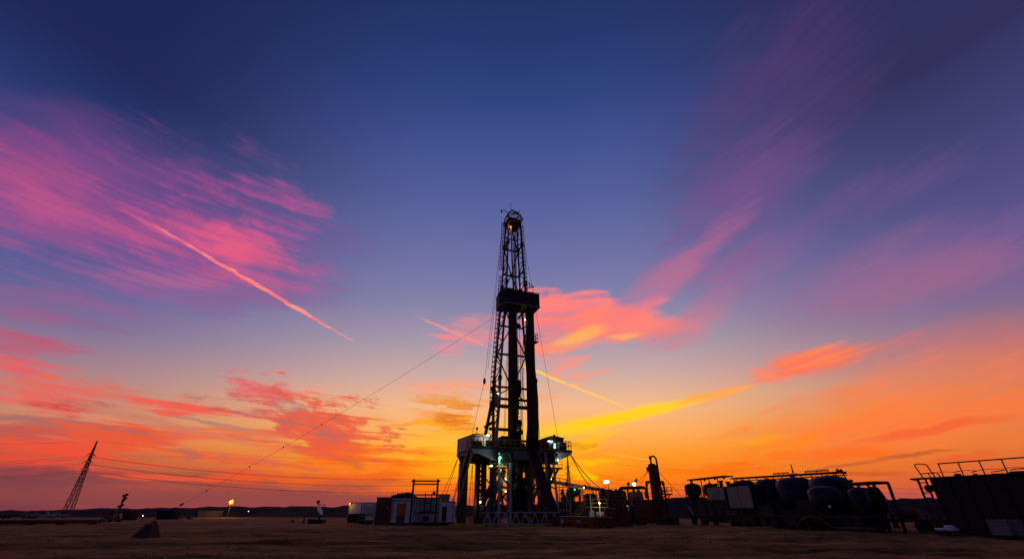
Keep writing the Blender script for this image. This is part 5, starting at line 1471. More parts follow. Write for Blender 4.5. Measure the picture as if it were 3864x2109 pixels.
def loader(px, py, mt, label, rz):
    p_ = at(px, py, gy(py)); t = thing('wheel_loader', label, 'loader', (p_.x, p_.y, 0), rz, 'small site machines'); t.scale = (0.72, 0.72, 0.72)
    block('chassis', (0, 0, 0.9), (2.8, 1.3, 0.6), mt, t)
    m = MB(); m.prism([(-0.2, 1.2), (1.4, 1.2), (1.4, 1.8), (0.9, 2.0), (-0.2, 2.0)], -0.6, 0.6); m.build('engine_hood', mt, t)
    cb_ = part('cab', t); block('cab_roof', (-0.6, 0, 2.75), (1.3, 1.3, 0.12), mt, cb_)
    for x in (-1.15, -0.05):
        for y in (-0.55, 0.55): bar('cab_pillar', (x, y, 1.2), (x, y, 2.7), 0.08, 0.08, mt, cb_)
    block('cab_glass', (-0.6, 0, 2.1), (1.0, 1.0, 1.1), GLASS, cb_)
    for x in (-1.0, 1.0):
        for y in (-0.75, 0.75):
            w_ = part('wheel', t, (x, y, 0.6)); m = MB(); m.tube([(0, -0.2, 0), (0, -0.17, 0), (0, 0.17, 0), (0, 0.2, 0)], [0.5, 0.6, 0.6, 0.5], 18); m.build('tyre', BLACK, w_)
            m = MB(); m.tube([(0, -0.21, 0), (0, 0.21, 0)], 0.28, 12); m.build('rim', mt, w_)
    for y in (-0.5, 0.5): bar('lift_arm', (-1.1, y, 1.3), (-2.3, y, 0.5), 0.14, 0.2, mt, t)
    m = MB(); m.prism([(-2.1, 0.15), (-2.9, 0.1), (-3.0, 0.18), (-2.3, 0.9), (-2.1, 0.9)], -0.9, 0.9); m.build('bucket', STEEL, t)
    return t


loader(425, 1968, YEL, 'faded yellow loader standing past the end of the pipe row', R(20))
loader(105, 1956, GREYP, 'pale loader parked behind the pipe row near the frame edge', R(170))


def pickup(px, py, mt, label, rz):
    p_ = at(px, py, gy(py)); t = thing('pickup_truck', label, 'pickup', (p_.x, p_.y, 0), rz, 'pickups parked along the bank')
    m = MB(); m.prism([(-2.6, 0.5), (2.5, 0.5), (2.6, 0.8), (2.5, 1.05), (1.2, 1.12), (0.55, 1.72), (-0.75, 1.75), (-0.95, 1.15), (-2.6, 1.12)], -0.85, 0.85); m.build('body', mt, t)
    m = MB(); m.prism([(1.05, 1.15), (0.5, 1.66), (-0.68, 1.69), (-0.85, 1.17)], -0.87, 0.87); m.build('side_glass', GLASS, t)
    for x in (-1.7, 1.65):
        for y in (-0.78, 0.78):
            w_ = part('wheel', t, (x, y, 0.38)); m = MB(); m.tube([(0, -0.13, 0), (0, -0.1, 0), (0, 0.1, 0), (0, 0.13, 0)], [0.32, 0.38, 0.38, 0.32], 16); m.build('tyre', BLACK, w_); m = MB(); m.tube([(0, -0.14, 0), (0, 0.14, 0)], 0.2, 12); m.build('rim', PALE, w_)
    for y in (-0.6, 0.6): block('headlight', (2.58, y, 0.85), (0.06, 0.3, 0.16), PALE, t)
    return t


pickup(160, 1953, PALE, 'white pickup parked behind the middle of the pipe row', R(35)); pickup(222, 1952, GREYP, 'silver pickup parked near the foot of the lone pylon', R(80))
m = MB(); p_ = at(28, 1956, gy(1956)); hb = thing('flatbed_trailer', 'low flatbed trailer with orange planks at the frame edge', 'trailer', (p_.x, p_.y, 0), R(8))
for i in range(7): block('deck_plank', (0, -0.9 + i * 0.3, 1.0), (6.4, 0.27, 0.09), ORANGE, hb)
for y in (-0.6, 0.6): block('chassis_beam', (0, y, 0.8), (6.2, 0.14, 0.28), DARK, hb)
for x in (-1.6, -0.5):
    for y in (-0.85, 0.85): m = MB(); m.tube([(x, y - 0.12, 0.42), (x, y + 0.12, 0.42)], 0.42, 16); m.build('wheel', BLACK, hb)
floodlight(thing('site_lamp', 'tiny lit lamp on a post behind the pyramid block', 'lamp', at(539, 1945, 95)), (0, 0, 0), L_SMALL, (1, 0.6, 0.3), 10, 0.06, (0, -1, 0), 'lamp_head', 1.0)
floodlight(thing('site_lamp', 'tiny lit lamp on a post between the long containers', 'lamp', at(938, 1928, 130)), (0, 0, 0), L_SMALL, (1, 0.7, 0.3), 10, 0.06, (0, -1, 0), 'lamp_head', 1.5)

# lattice boom section lying in front of the rig
TBY = 67.0
t0_, t1_ = at(1817, 1982, TBY), at(2112, 1985, TBY - 1.0)
d_ = t1_ - t0_; d_.z = 0; Lt = d_.length
bm_ = thing('lattice_boom', 'pale lattice boom section lying on dark timbers in front of the rig', 'lattice boom', (t0_.x, t0_.y, 0.16), math.atan2(d_.y, d_.x))
Ht, Dt = 1.45, 1.3
for y in (0, Dt):
    for z in (0.06, Ht): bar('chord', (0, y, z), (Lt, y, z), 0.13, 0.13, PALE, bm_)
nb = 8
for i in range(nb):
    xa, xc, xb_ = Lt * i / nb, Lt * (i + 0.5) / nb, Lt * (i + 1) / nb
    for y in (0, Dt):
        bar('lacing', (xa + 0.15, y, 0.06), (xc, y, Ht), 0.09, 0.09, PALE, bm_); bar('lacing', (xc, y, Ht), (xb_ - 0.15, y, 0.06), 0.09, 0.09, PALE, bm_)
    bar('cross_tie', (xc, 0, Ht), (xc, Dt, Ht), 0.08, 0.08, PALE, bm_); bar('cross_tie', (xa, 0, 0.06), (xa, Dt, 0.06), 0.08, 0.08, PALE, bm_)
for i, u in enumerate((0.06, 0.36, 0.66, 0.96)):
    p_ = t0_ + d_ * u; o = block('timber', (0, 0, 0.08), (0.35, 2.4, 0.14), DARK, None); o.location = (p_.x, p_.y + 0.6, 0.01)
    tag(o, '%s dark timber under the lattice boom, counted from the cabins' % ('first', 'second', 'third', 'last')[i], 'timber', 'timbers under the lattice boom')

# ------------------------------------------------------------------ mud system behind the catwalk
MF = Frame(0, 86.0, 4.0)


def mud_tank(pxl, pxr, pyt, ly, depth, mt, label, rails=True):
    a, b = MF.at(pxl, 1940, ly), MF.at(pxr, 1940, ly); zt = MF.at((pxl + pxr) / 2, pyt, ly).z
    t = thing('mud_tank', label, 'tank', MF.w((a.x, ly, 0)), MF.rz, 'mud tanks beside the rig'); w = b.x - a.x
    block('skid', (w / 2, depth / 2, 0.18), (w, depth, 0.36), DARK, t)
    block('tub', (w / 2, depth / 2, (zt + 0.36) / 2), (w - 0.1, depth - 0.1, zt - 0.36), mt, t)
    for i in range(max(3, int(w / 1.2))): block('wall_rib', (0.2 + i * (w - 0.4) / (max(3, int(w / 1.2)) - 1), -0.0, (zt + 0.36) / 2), (0.14, 0.14, zt - 0.4), mt, t)
    block('deck_edge', (w / 2, depth / 2, zt + 0.05), (w + 0.2, depth + 0.2, 0.1), YEL, t)
    if rails: railing(t, [(0.1, 0.0, zt + 0.1), (w - 0.1, 0.0, zt + 0.1)], 1.05, 1.4, YEL, 0.04, False)
    return t, w, zt


mt1, mw1, mz1 = mud_tank(2112, 2262, 1893, 0.0, 2.6, OLIVE, 'olive mud tank nearest the rig with yellow railing on top')
mt2, mw2, mz2 = mud_tank(2272, 2385, 1888, -1.0, 2.6, OLIVE, 'olive mud tank in the middle with shaker boxes on top')
mt3, mw3, mz3 = mud_tank(2392, 2520, 1886, 0.5, 2.6, BROWN, 'brown mud tank behind the tall red separator vessel')
# upper boxes of the tanks
def upper(t, x0, x1, z0, z1, mt, name='shaker_box'):
    m = MB(); m.prism([(x0, z0), (x1, z0), (x1 - 0.1, z1 - 0.25), (x1 - 0.3, z1), (x0 + 0.3, z1), (x0, z1 - 0.3)], 0.5, 2.2); return m.build(name, mt, t)
def sx2(px, t0): return MF.x(px, 0.5, 1880) - MF.x(t0, 0.5, 1880)
zz_ = lambda py: MF.z(py, 0.5, 2300)
upper(mt1, 0.6, 2.6, mz1 + 0.1, zz_(1868), DARK); upper(mt1, sx2(2215, 2112), sx2(2256, 2112), mz1 + 0.1, zz_(1861), OLIVE)
upper(mt2, 0.2, mw2 - 0.4, mz2 + 0.1, zz_(1851), OLIVE); upper(mt2, 1.0, 2.6, zz_(1852), zz_(1846), DARK, 'motor_cover')
upper(mt3, 0.1, sx2(2440, 2392), mz3 + 0.1, zz_(1852), OLIVE); upper(mt3, sx2(2500, 2392), mw3 - 0.1, mz3 + 0.1, zz_(1868), DARK)
for t_, xs_ in ((mt1, (0.9, 1.9, 4.0)), (mt2, (3.2, 4.2)), (mt3, (0.9, 1.8))):
    for x in xs_:
        p_ = part('agitator', t_, (x, 1.3, zz_(1868))); m = MB(); m.lathe([(0.4, 0), (0.4, 0.5), (0.28, 0.55), (0.28, 0.95), (0.1, 1.05)], 12); m.build('agitator_motor', DARK, p_, True); rod('agitator_shaft', (0, 0, -1.6), (0, 0, 0), 0.1, STEEL, p_)
# railings on the raised walk
railing(mt1, [(0.1, 2.4, zz_(1862)), (mw1 - 0.2, 2.4, zz_(1862))], 1.1, 1.2, STEEL, 0.045, False)
railing(mt3, [(0.1, 2.4, zz_(1852)), (sx2(2470, 2392), 2.4, zz_(1852))], 0.9, 1.0, STEEL, 0.045, False)
wp = part('walkway', mt3); xa, xb_ = sx2(2510, 2392), sx2(2546, 2392); zw = zz_(1862)
block('walk_deck', ((xa + xb_) / 2, 0.6, zw), (xb_ - xa, 1.4, 0.16), STEEL, wp)
for x in (xa, (xa + xb_) / 2, xb_): rod('walk_post', (x, -0.05, zw), (x, -0.05, zz_(1838)), 0.06, STEEL, wp)
for py in (1838, 1850): rod('walk_rail', (xa, -0.05, zz_(py)), (xb_, -0.05, zz_(py)), 0.06, STEEL, wp)
bar('walk_bracket', (xb_ - 0.2, 0.3, zw), (xb_ - 0.9, 0.3, zz_(1880)), 0.18, 0.18, STEEL, wp); bar('walk_bracket', (xb_ - 0.5, 0.3, zw), (xa, 0.3, zz_(1876)), 0.18, 0.18, STEEL, wp)

# the sloping flow pipe from the rig to the tanks, on trestles
fl0, fl1 = at(2066, 1815, 80.0), at(2288, 1850, 85.0)
fp = thing('flow_line', 'thick pale flow pipe sloping from under the rig floor down to the mud tanks', 'pipe', (0, 0, 0))
m = MB(); m.tube([fl0, fl0.lerp(fl1, 0.96), fl1 + Vector((0.1, 0, -0.3)), fl1 + Vector((0.1, 0, -1.6))], 0.27, 14); m.build('pipe', GREYP, fp, True)
for u in (0.3, 0.62, 0.93):
    q = fl0.lerp(fl1, u); t_ = (fl1 - fl0).normalized(); m = MB(); m.tube([q - t_ * 0.1, q + t_ * 0.1], 0.38, 14); m.build('flange', STEEL, fp)
for u in (0.22, 0.4, 0.55, 0.78):
    q = fl0.lerp(fl1, u); tr_ = part('trestle', fp)
    for s in (-0.5, 0.5): bar('trestle_leg', q + Vector((s * 0.6, 0.2, -0.3)), Vector((q.x + s * 1.2, q.y + 0.2, 0)), 0.13, 0.13, STEEL, tr_)
    bar('trestle_tie', (q.x - 0.4, q.y + 0.2, q.z * 0.5), (q.x + 0.4, q.y + 0.2, q.z * 0.5), 0.1, 0.1, STEEL, tr_)
for u in (0.08, 0.2, 0.32):
    q = fl0.lerp(fl1, u); rod('stub_rail', q + Vector((0, 0, 0.2)), q + Vector((0, 0, 0.75)), 0.05, STEEL, fp)
rod('walk_rail', fl0.lerp(fl1, 0.08) + Vector((0, 0, 0.75)), fl0.lerp(fl1, 0.32) + Vector((0, 0, 0.75)), 0.05, STEEL, fp)
# round-headed pump under the flow pipe
pm0 = at(2165, 1958, 83.0)
cp = thing('charge_pump', 'dark round headed pump with a bent pale pipe beneath the flow pipe', 'pump', (pm0.x, pm0.y, 0))
zp = at(2165, 1855, 83).z
bar('pump_post', (0, 0, 0), (0, 0, zp - 0.5), 0.5, 0.5, DARK, cp)
m = MB(); m.tube([(-0.7, 0, zp), (-0.45, 0, zp), (0.9, 0, zp), (1.1, 0, zp)], [0.35, 0.75, 0.75, 0.4], 16); m.build('pump_head', DARK, cp, True)
m = MB(); m.tube([(1.3, -0.5, zp - 1.4), (1.3, -0.5, zp - 0.3), (1.5, -0.5, zp - 0.05), (2.1, -0.5, zp - 0.05)], 0.12, 8); m.build('bent_pipe', PALE, cp, True)
floodlight(cp, (0.35, -0.9, zp + 0.35), L_GREEN, (0.6, 1, 0.7), 30, 0.1, (0, -1, 0), arm=0.2); floodlight(cp, (1.9, -0.9, zp + 0.6), L_SMALL, (1, 0.95, 0.6), 30, 0.1, (0, -1, 0), arm=0.2)
# white braced stand right of the rig frame
ws = at(2137, 1956, 76.0); wst = thing('pipe_stand', 'thin white braced pipe stand next to the rig under the flow pipe', 'stand', (ws.x, ws.y, 0))
zt_ = at(2137, 1858, 76).z
for x in (-1.15, 0.15, 0.75): bar('stand_leg', (x, 0, 0), (x, 0, zt_), 0.1, 0.1, PALE, wst)
for z in (0.9, 1.9): bar('stand_tie', (-1.15, 0, z), (0.75, 0, z), 0.08, 0.08, PALE, wst)
bar('stand_brace', (0.15, 0, 0.4), (0.75, 0, 1.9), 0.08, 0.08, PALE, wst); bar('stand_brace', (0.75, 0, 1.9), (0.15, 0, zt_), 0.08, 0.08, PALE, wst)
# big overhead suction pipe bent down at both ends
a0, a1, b1, b0 = at(2333, 1862, 87), at(2338, 1841, 87), at(2432, 1838, 87), at(2441, 1880, 87)
ar = thing('suction_pipe', 'large dark overhead pipe bent down at both ends above the mud tanks', 'pipe', (0, 0, 0))
m = MB(); m.tube([a0, a0.lerp(a1, 0.6), a1 + Vector((0.25, 0, 0)), a1.lerp(b1, 0.15), a1.lerp(b1, 0.92), b1 + Vector((0.3, 0, -0.3)), b0.lerp(b1, 0.5), b0], 0.27, 12); m.build('pipe', STEEL, ar, True)
for u in (0.3, 0.7): q = a1.lerp(b1, u); bar('pipe_prop', q, (q.x, q.y, mz2), 0.2, 0.2, STEEL, ar)
for u in (0.12, 0.34, 0.56, 0.8): q = a1.lerp(b1, u); bar('deck_rail_post', q + Vector((0, 0.5, -1.2)), q + Vector((0, 0.5, -0.4)), 0.08, 0.08, STEEL, ar)
# tall red separator vessel with gooseneck
SPY = 78.0
sb = at(2487, 1992, SPY); sv = thing('separator_vessel', 'tall red mud gas separator cylinder with a gooseneck pipe on top', 'vessel', (at(2487, 1950, SPY).x, SPY, 0))
zt_ = at(2470, 1750, SPY).z
m = MB(); m.lathe([(0.7, 0.5), (0.7, zt_ - 0.3), (0.62, zt_ - 0.08), (0.35, zt_ + 0.06), (0.15, zt_ + 0.1)], 20); m.build('vessel', RED, sv, True)
m = MB(); m.tube([(-0.1, 0, zt_), (-0.1, 0, zt_ + 0.8), (0.05, 0, zt_ + 1.15), (0.5, 0, zt_ + 1.2), (0.8, 0, zt_ + 0.9), (0.85, 0, zt_ + 0.2), (0.92, 0, 2.4)], 0.15, 10); m.build('gooseneck', RED, sv, True)
block('relief_valve', (-0.12, 0, zt_ + 0.95), (0.35, 0.35, 0.5), DARK, sv); block('gauge', (-0.85, 0, zt_ - 0.8), (0.22, 0.3, 0.6), DARK, sv)
block('name_arm', (1.35, 0, zt_ - 4.0), (0.75, 0.3, 0.25), RED, sv)
fr_ = part('support_frame', sv)
zf = at(2455, 1816, SPY).z
for x in (-1.25, 1.55): bar('frame_post', (x, 0.3, 0), (x, 0.3, zf), 0.26, 0.26, RED, fr_)
bar('frame_beam', (-1.25, 0.3, zf), (-0.6, 0.3, zf), 0.24, 0.28, RED, fr_); bar('frame_beam', (0.9, 0.3, zf), (1.55, 0.3, zf), 0.24, 0.28, RED, fr_)
bar('frame_knee', (-1.25, 0.3, zf - 0.7), (-0.75, 0.3, zf), 0.18, 0.18, RED, fr_); bar('frame_knee', (1.55, 0.3, zf - 0.7), (1.05, 0.3, zf), 0.18, 0.18, RED, fr_)
for z in (0.6, 2.4): bar('frame_tie', (-1.25, 0.3, z), (1.55, 0.3, z), 0.22, 0.22, RED, fr_)
for s in (-0.7, 0.7): bar('leg', (s, -0.4, 0), (s * 0.8, -0.3, 0.7), 0.2, 0.2, RED, sv)
tp_ = Vector((sv.location.x, SPY, zt_ - 1.0))
for e, lab in ((at(2393, 1832, 84), 'steep'), (at(2413, 1832, 84), 'shallow')): cable('guy_wire', [tp_ + Vector((-0.7, 0, 0)), e], 0.035, '%s guy wire from the red separator to the mud tank lamps' % lab, 'cable', 'guys of the separator')
cable('guy_wire', [tp_ + Vector((0.8, 0, 0)), at(2568, 1868, 80)], 0.035, 'guy wire from the red separator towards the silo trucks', 'cable', 'guys of the separator')
# flood lamps over the tanks
for px_, py_, lit, lab in ((2283, 1817, 1, 'brightly lit floodlight on a pole over the tanks, first of the pair'), (2295, 1817, 1, 'lit floodlight seen edge on, second of the pair over the tanks'),
                           (2393, 1826, 1, 'bright lone floodlight above the overhead suction pipe'), (2371, 1825, 0, 'unlit dark floodlight beside the lone bright one')):
    q = at(px_, py_, 88.0); t_ = thing('flood_lamp', lab, 'floodlight', (q.x, q.y, 0), 0, 'floodlights over the mud tanks')
    rod('pole', (0, 0.3, 0), (0, 0.3, q.z - 0.2), 0.07, STEEL, t_)
    floodlight(t_, (0, 0, q.z), L_WHITE if lit else DARK, (1.0, 0.93, 0.75), 90 if lit else 0, 0.26 if px_ != 2295 else 0.2, (0.0, -1, -0.15) if px_ != 2295 else (-0.8, -0.6, -0.1), 'lamp_head', 0.6)
q = at(2396, 1812, 88); o = MB(); o.prism([(-0.5, -0.5), (0.35, 0.45), (0.45, 0.2), (0.4, -0.2)], -0.04, 0.04); wf = tag(o.build('wind_sock', DARK), 'small dark wind sock flying above the lone floodlight', 'wind sock'); wf.location = q
# yellow stair and white panel beside the tank
yb = at(2232, 1958, 74.0); ys_ = thing('access_stair', 'yellow access stair and landing with white panels in front of the mud tank', 'stairs', (yb.x, yb.y, 0))
zt_ = at(2232, 1913, 74).z
block('landing', (0.9, 0.4, zt_), (3.4, 1.3, 0.12), YEL, ys_)
stairs(ys_, (-3.0, 0.4, 0), (-0.8, 0.4, zt_), 0.9, 9, YEL)
for x in (-0.8, 0.3, 1.4, 2.5): rod('landing_post', (x, -0.2, zt_), (x, -0.2, zt_ + 1.1), 0.04, YEL, ys_); bar('landing_leg', (x, 0.4, 0), (x, 0.4, zt_), 0.1, 0.1, YEL, ys_)
for h in (0.55, 1.1): rod('landing_rail', (-0.8, -0.2, zt_ + h), (2.5, -0.2, zt_ + h), 0.04, YEL, ys_)
block('white_panel', (0.05, -0.3, 1.15), (0.8, 0.06, 1.4), PALE, ys_); block('white_panel', (1.6, -0.3, 1.45), (1.8, 0.06, 0.5), PALE, ys_); block('dark_panel', (1.6, -0.3, 0.7), (1.8, 0.06, 0.85), DARK, ys_)
for x in (0.15, 0.55): pass
rod('tall_post', (0.0, -0.3, 0), (0.0, -0.3, zt_ + 2.2), 0.06, DISH, ys_); rod('tall_post', (1.3, -0.3, 0), (1.3, -0.3, zt_ + 2.2), 0.06, DISH, ys_)
spot(ys_, (1.2, -1.2, 2.6), (1.0, 0.9, 0.6), 30, 0.1); m = MB(); m.lathe([(0.03, 0), (0.1, 0.05), (0.1, 0.14), (0.03, 0.2)], 8, (1.2, -0.9, 2.75)); m.build('stair_lamp', L_SMALL, ys_)
# red pump unit at the end of the catwalk
pu = at(2330, 1985, 66.0); pu_ = thing('mud_pump', 'squat red mud pump with a domed motor between the catwalk and the vessel', 'pump', (pu.x, pu.y, 0), R(6))
block('skid', (0, 0, 0.22), (3.7, 1.8, 0.44), RED, pu_); block('power_end', (0.75, 0, 1.1), (1.7, 1.5, 1.4), RED, pu_)
m = MB(); m.tube([(-1.5, 0, 1.35), (-1.45, 0, 1.35), (-0.2, 0, 1.35), (-0.1, 0, 1.35)], [0.5, 0.78, 0.78, 0.5], 18); m.build('motor', RED, pu_, True)
m = MB(); m.lathe([(0.3, 1.8), (0.3, 2.3), (0.22, 2.55), (0.05, 2.65)], 14, (1.3, 0, 0)); m.build('pulsation_dampener', RED, pu_, True)
for i in (-1, 0, 1): m = MB(); m.tube([(1.6, i * 0.45, 0.7), (2.1, i * 0.45, 0.7)], 0.18, 10); m.build('liner', DARK, pu_)
p_ = at(2365, 1908, 68); floodlight(thing('pump_lamp', 'small amber lamp on a post by the red mud pump', 'lamp', (p_.x, p_.y, 0)), (0, 0, p_.z), L_AMBER, (1, 0.5, 0.2), 15, 0.09, (0, -1, 0), 'lamp_head', 1.8)
q = at(2382, 1915, 72); o = thing('chemical_locker', 'narrow pale blue locker standing behind the red mud pump', 'locker', (q.x, q.y, 0)); block('body', (0, 0, 1.3), (0.8, 0.7, 2.5), mat('pale blue locker paint', (0.16, 0.30, 0.45), 0.5), o); block('door', (0, -0.37, 1.3), (0.7, 0.05, 2.2), BLUE, o)
for i, px_ in enumerate((2420, 2500, 2545)):
    q = at(px_, 1986, 72.0); t_ = thing('crate', ('dark slatted crate nearest the red mud pump', 'dark slatted crate at the foot of the separator vessel', 'dark slatted crate towards the silo trucks')[i], 'crate', (q.x, q.y, 0), R(20 * i), 'crates behind the yard')
    block('core', (0, 0, 0.5), (1.3, 0.9, 0.9), DARK, t_)
    for k_ in range(4): block('slat', (0, -0.48, 0.2 + k_ * 0.24), (1.4, 0.05, 0.16), BROWN, t_)

# ------------------------------------------------------------------ silo trucks
RF = Frame(26.8, 75.0, math.degrees(math.atan2(46 - 75.0, 33.6 - 26.8)))


def wheels(t, xs_, y, r=0.55):
    for x in xs_:
        w_ = part('wheel', t, (x, y, r)); m = MB(); m.tube([(0, -0.18, 0), (0, -0.14, 0), (0, 0.14, 0), (0, 0.18, 0)], [r * 0.85, r, r, r * 0.85], 20); m.build('tyre', BLACK, w_, False)
        m = MB(); m.tube([(0, -0.19, 0), (0, -0.1, 0)], r * 0.52, 14); m.build('rim', DARK, w_)


def pod(t, x, y, r, z0, z1, name='pod', mt=None, cone=0.5, n=20):
    """an upright bulk tank: cone below, cylinder, domed head"""
    p = part(name, t, (x, y, 0)); hh = z1 - z0
    m = MB(); m.lathe([(r * 0.25, z0), (r * cone + r * 0.2, z0 + hh * 0.25), (r, z0 + hh * 0.5), (r, z1 - r * 0.42), (r * 0.93, z1 - r * 0.24), (r * 0.72, z1 - r * 0.1), (r * 0.4, z1 - r * 0.02), (r * 0.16, z1)], n); m.build('shell', mt or BLUE, p, True)
    m = MB(); m.lathe([(0.26, z1 - 0.08), (0.26, z1 + 0.08), (0.06, z1 + 0.12)], 12); m.build('hatch', DARK, p)
    for zz2 in (z0 + hh * 0.52, z0 + hh * 0.72): m = MB(); m.lathe([(r * 1.0, zz2), (r * 1.025, zz2 + 0.02), (r * 1.025, zz2 + 0.07), (r * 1.0, zz2 + 0.09)], n); m.build('weld_band', mt or BLUE, p, True)
    for k_ in range(4):
        c_, s2 = math.cos(k_ * math.pi / 2 + 0.7), math.sin(k_ * math.pi / 2 + 0.7); bar('leg', (r * 0.9 * c_, r * 0.9 * s2, 0.9), (r * 0.96 * c_, r * 0.96 * s2, z0 + hh * 0.55), 0.12, 0.12, DARK, p)
    return p


def rx_(px, ly=0.0, py=1880): return RF.x(px, ly, py)
def rz_(py, px, ly=0.0): return RF.at(px, py, ly).z


# truck with two small pods, beige boxes and a lamp canopy
x_s, x_e = rx_(2580), rx_(2850)
tA = thing('cement_truck', 'dark cementing truck with two small pods, beige boxes and a lamp canopy', 'truck', RF.w((0, 0, 0)), RF.rz, 'oilfield trucks on the yard')
for y in (0.5, 1.5): block('chassis_beam', ((x_s + x_e) / 2, y, 1.0), (x_e - x_s, 0.2, 0.3), DARK, tA)
block('bed', ((x_s + x_e) / 2, 1.0, 1.25), (x_e - x_s, 2.4, 0.2), DARK, tA)
block('side_skirt', ((x_s + x_e) / 2 + 1.0, -0.12, 0.85), (x_e - x_s - 5.0, 0.1, 0.6), DARK, tA)
for px_, w_ in ((2690, 2.4), (2735, 2.0)): block('fuel_tank', (rx_(px_), 0.5, 0.75), (w_, 1.6, 0.75), DARK, tA)
wheels(tA, (rx_(2606), rx_(2640), rx_(2790), rx_(2828)), 0.0); wheels(tA, (rx_(2606), rx_(2640), rx_(2790), rx_(2828)), 2.0)
for pxl, pxr, pyt in ((2577, 2625, 1824), (2645, 2692, 1825)):
    xm = (rx_(pxl) + rx_(pxr)) / 2; pod(tA, xm, 0.9, abs(rx_(pxr) - rx_(pxl)) * 0.36, rz_(1890, pxl, 0.9), rz_(pyt, (pxl + pxr) / 2, 0.9))
for pxl, pxr, pyt, pyb, nm in ((2670, 2736, 1836, 1886, 'equipment_box'), (2746, 2836, 1833, 1916, 'equipment_box')):
    xa, xb2 = rx_(pxl, -0.1, 1870), rx_(pxr, -0.1, 1870); zt_, zb2 = rz_(pyt, (pxl + pxr) / 2, -0.1), rz_(pyb, (pxl + pxr) / 2, -0.1)
    p_ = part(nm, tA); block('box_shell', ((xa + xb2) / 2, 1.0, (zt_ + zb2) / 2), (xb2 - xa - 0.05, 2.1, zt_ - zb2), DARK, p_)
    for h_ in range(2): block('door_panel', (xa + (xb2 - xa) * (0.25 + 0.5 * h_), -0.1, (zt_ + zb2) / 2), ((xb2 - xa) * 0.48, 0.06, zt_ - zb2), BEIGE, p_)
cn = part('canopy', tA); xa, xb2 = rx_(2600, 0.6, 1801), rx_(2742, 0.6, 1801); zc = rz_(1803, 2670, 0.6)
block('canopy_roof', ((xa + xb2) / 2, 0.9, zc), (xb2 - xa, 1.6, 0.14), DARK, cn)
for px_ in (2612, 2645, 2676, 2708): xx = rx_(px_, 0.6, 1815); bar('canopy_post', (xx, 0.6, 1.3), (xx, 0.6, zc), 0.11, 0.11, DARK, cn)
for px_ in (2605, 2658, 2698, 2733): xx = rx_(px_, 0.4, 1808); m = MB(); m.lathe([(0.14, -0.36), (0.14, -0.12), (0.05, 0)], 8, (xx, 0.4, zc)); m.build('canopy_lamp', DARK, cn)
eng = part('engine', tA)
for px_, pyt, w_ in ((2722, 1812, 0.5), (2702, 1823, 0.35), (2748, 1816, 0.45), (2760, 1822, 0.5)):
    xx = rx_(px_, 1.0, 1830); zt_ = rz_(pyt, px_, 1.0); m = MB(); m.lathe([(w_ * 0.5, 2.0), (w_ * 0.5, zt_ - 0.15), (w_ * 0.9, zt_ - 0.12), (w_ * 0.8, zt_)], 10, (xx, 1.0, 0)); m.build('exhaust_stack', DARK, eng, True)
block('engine_block', (rx_(2735, 1.0), 1.0, 2.6), (3.0, 1.8, 1.4), DARK, eng)
m = MB(); m.tube([(rx_(2595), -0.2, 2.4), (rx_(2605), -0.3, 2.0), (rx_(2612), -0.3, 1.4)], 0.12, 8); m.build('discharge_hose', PALE, tA)
railing(tA, [(rx_(2628), 0.3, rz_(1858, 2635, 0.3)), (rx_(2645), 0.3, rz_(1858, 2640, 0.3))], 0.8, 0.6, DARK, 0.05, False)

# row of big blue silos behind, with a gangway along their tops
tB = thing('silo_battery', 'row of four big blue domed silos joined by an overhead gangway', 'silos', RF.w((0, 0, 0)), RF.rz)
SY = 3.4
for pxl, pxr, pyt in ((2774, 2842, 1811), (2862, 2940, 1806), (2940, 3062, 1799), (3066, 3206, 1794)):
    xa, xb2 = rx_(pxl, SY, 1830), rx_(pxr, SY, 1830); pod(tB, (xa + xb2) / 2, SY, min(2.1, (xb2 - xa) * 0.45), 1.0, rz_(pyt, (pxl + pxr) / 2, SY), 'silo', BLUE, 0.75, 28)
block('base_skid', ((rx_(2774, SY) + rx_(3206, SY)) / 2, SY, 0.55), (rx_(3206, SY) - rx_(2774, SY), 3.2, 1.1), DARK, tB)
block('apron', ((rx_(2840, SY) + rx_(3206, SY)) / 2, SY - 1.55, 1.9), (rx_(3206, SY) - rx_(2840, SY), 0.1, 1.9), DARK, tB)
block('dark_gap_filler', ((rx_(2800, SY) + rx_(3206, SY)) / 2, SY + 2.3, 2.5), (rx_(3206, SY) - rx_(2800, SY), 0.2, 3.0), DARK, tB)  # dark sheet added so the gaps between the silos read black
for px_, pyt in ((2855, 1818), (2936, 1815), (3062, 1806), (3205, 1812)):
    m = MB(); xx = rx_(px_, SY - 0.4, 1830); m.tube([(xx, SY - 0.4, 1.2), (xx, SY - 0.4, rz_(pyt, px_, SY - 0.4) - 0.2), (xx + 0.4, SY - 0.3, rz_(pyt, px_, SY - 0.4))], 0.16, 8); m.build('fill_pipe', DARK, tB, True)
gw = part('gangway', tB); GY = 4.2
g0, g1 = RF.at(2766, 1805, GY), RF.at(3182, 1781, GY)
bar('gangway_beam', g0, g1, 0.9, 0.2, DARK, gw); bar('gangway_beam', g0 + Vector((0, 0, -0.35)), g1 + Vector((0, 0, -0.3)), 0.12, 0.12, DARK, gw)
for i in range(13): q = g0.lerp(g1, i / 12); rod('gangway_strut', q, q + Vector((0.35, 0, -0.34)), 0.05, DARK, gw)
railing(gw, [g0.lerp(g1, 0.44) + Vector((0, 0, 0.1)), g0.lerp(g1, 0.58) + Vector((0, 0, 0.1))], 0.25, 1.0, DARK, 0.04, False); railing(gw, [g0.lerp(g1, 0.72) + Vector((0, 0, 0.1)), g0.lerp(g1, 0.9) + Vector((0, 0, 0.1))], 0.25, 1.5, DARK, 0.04, False)
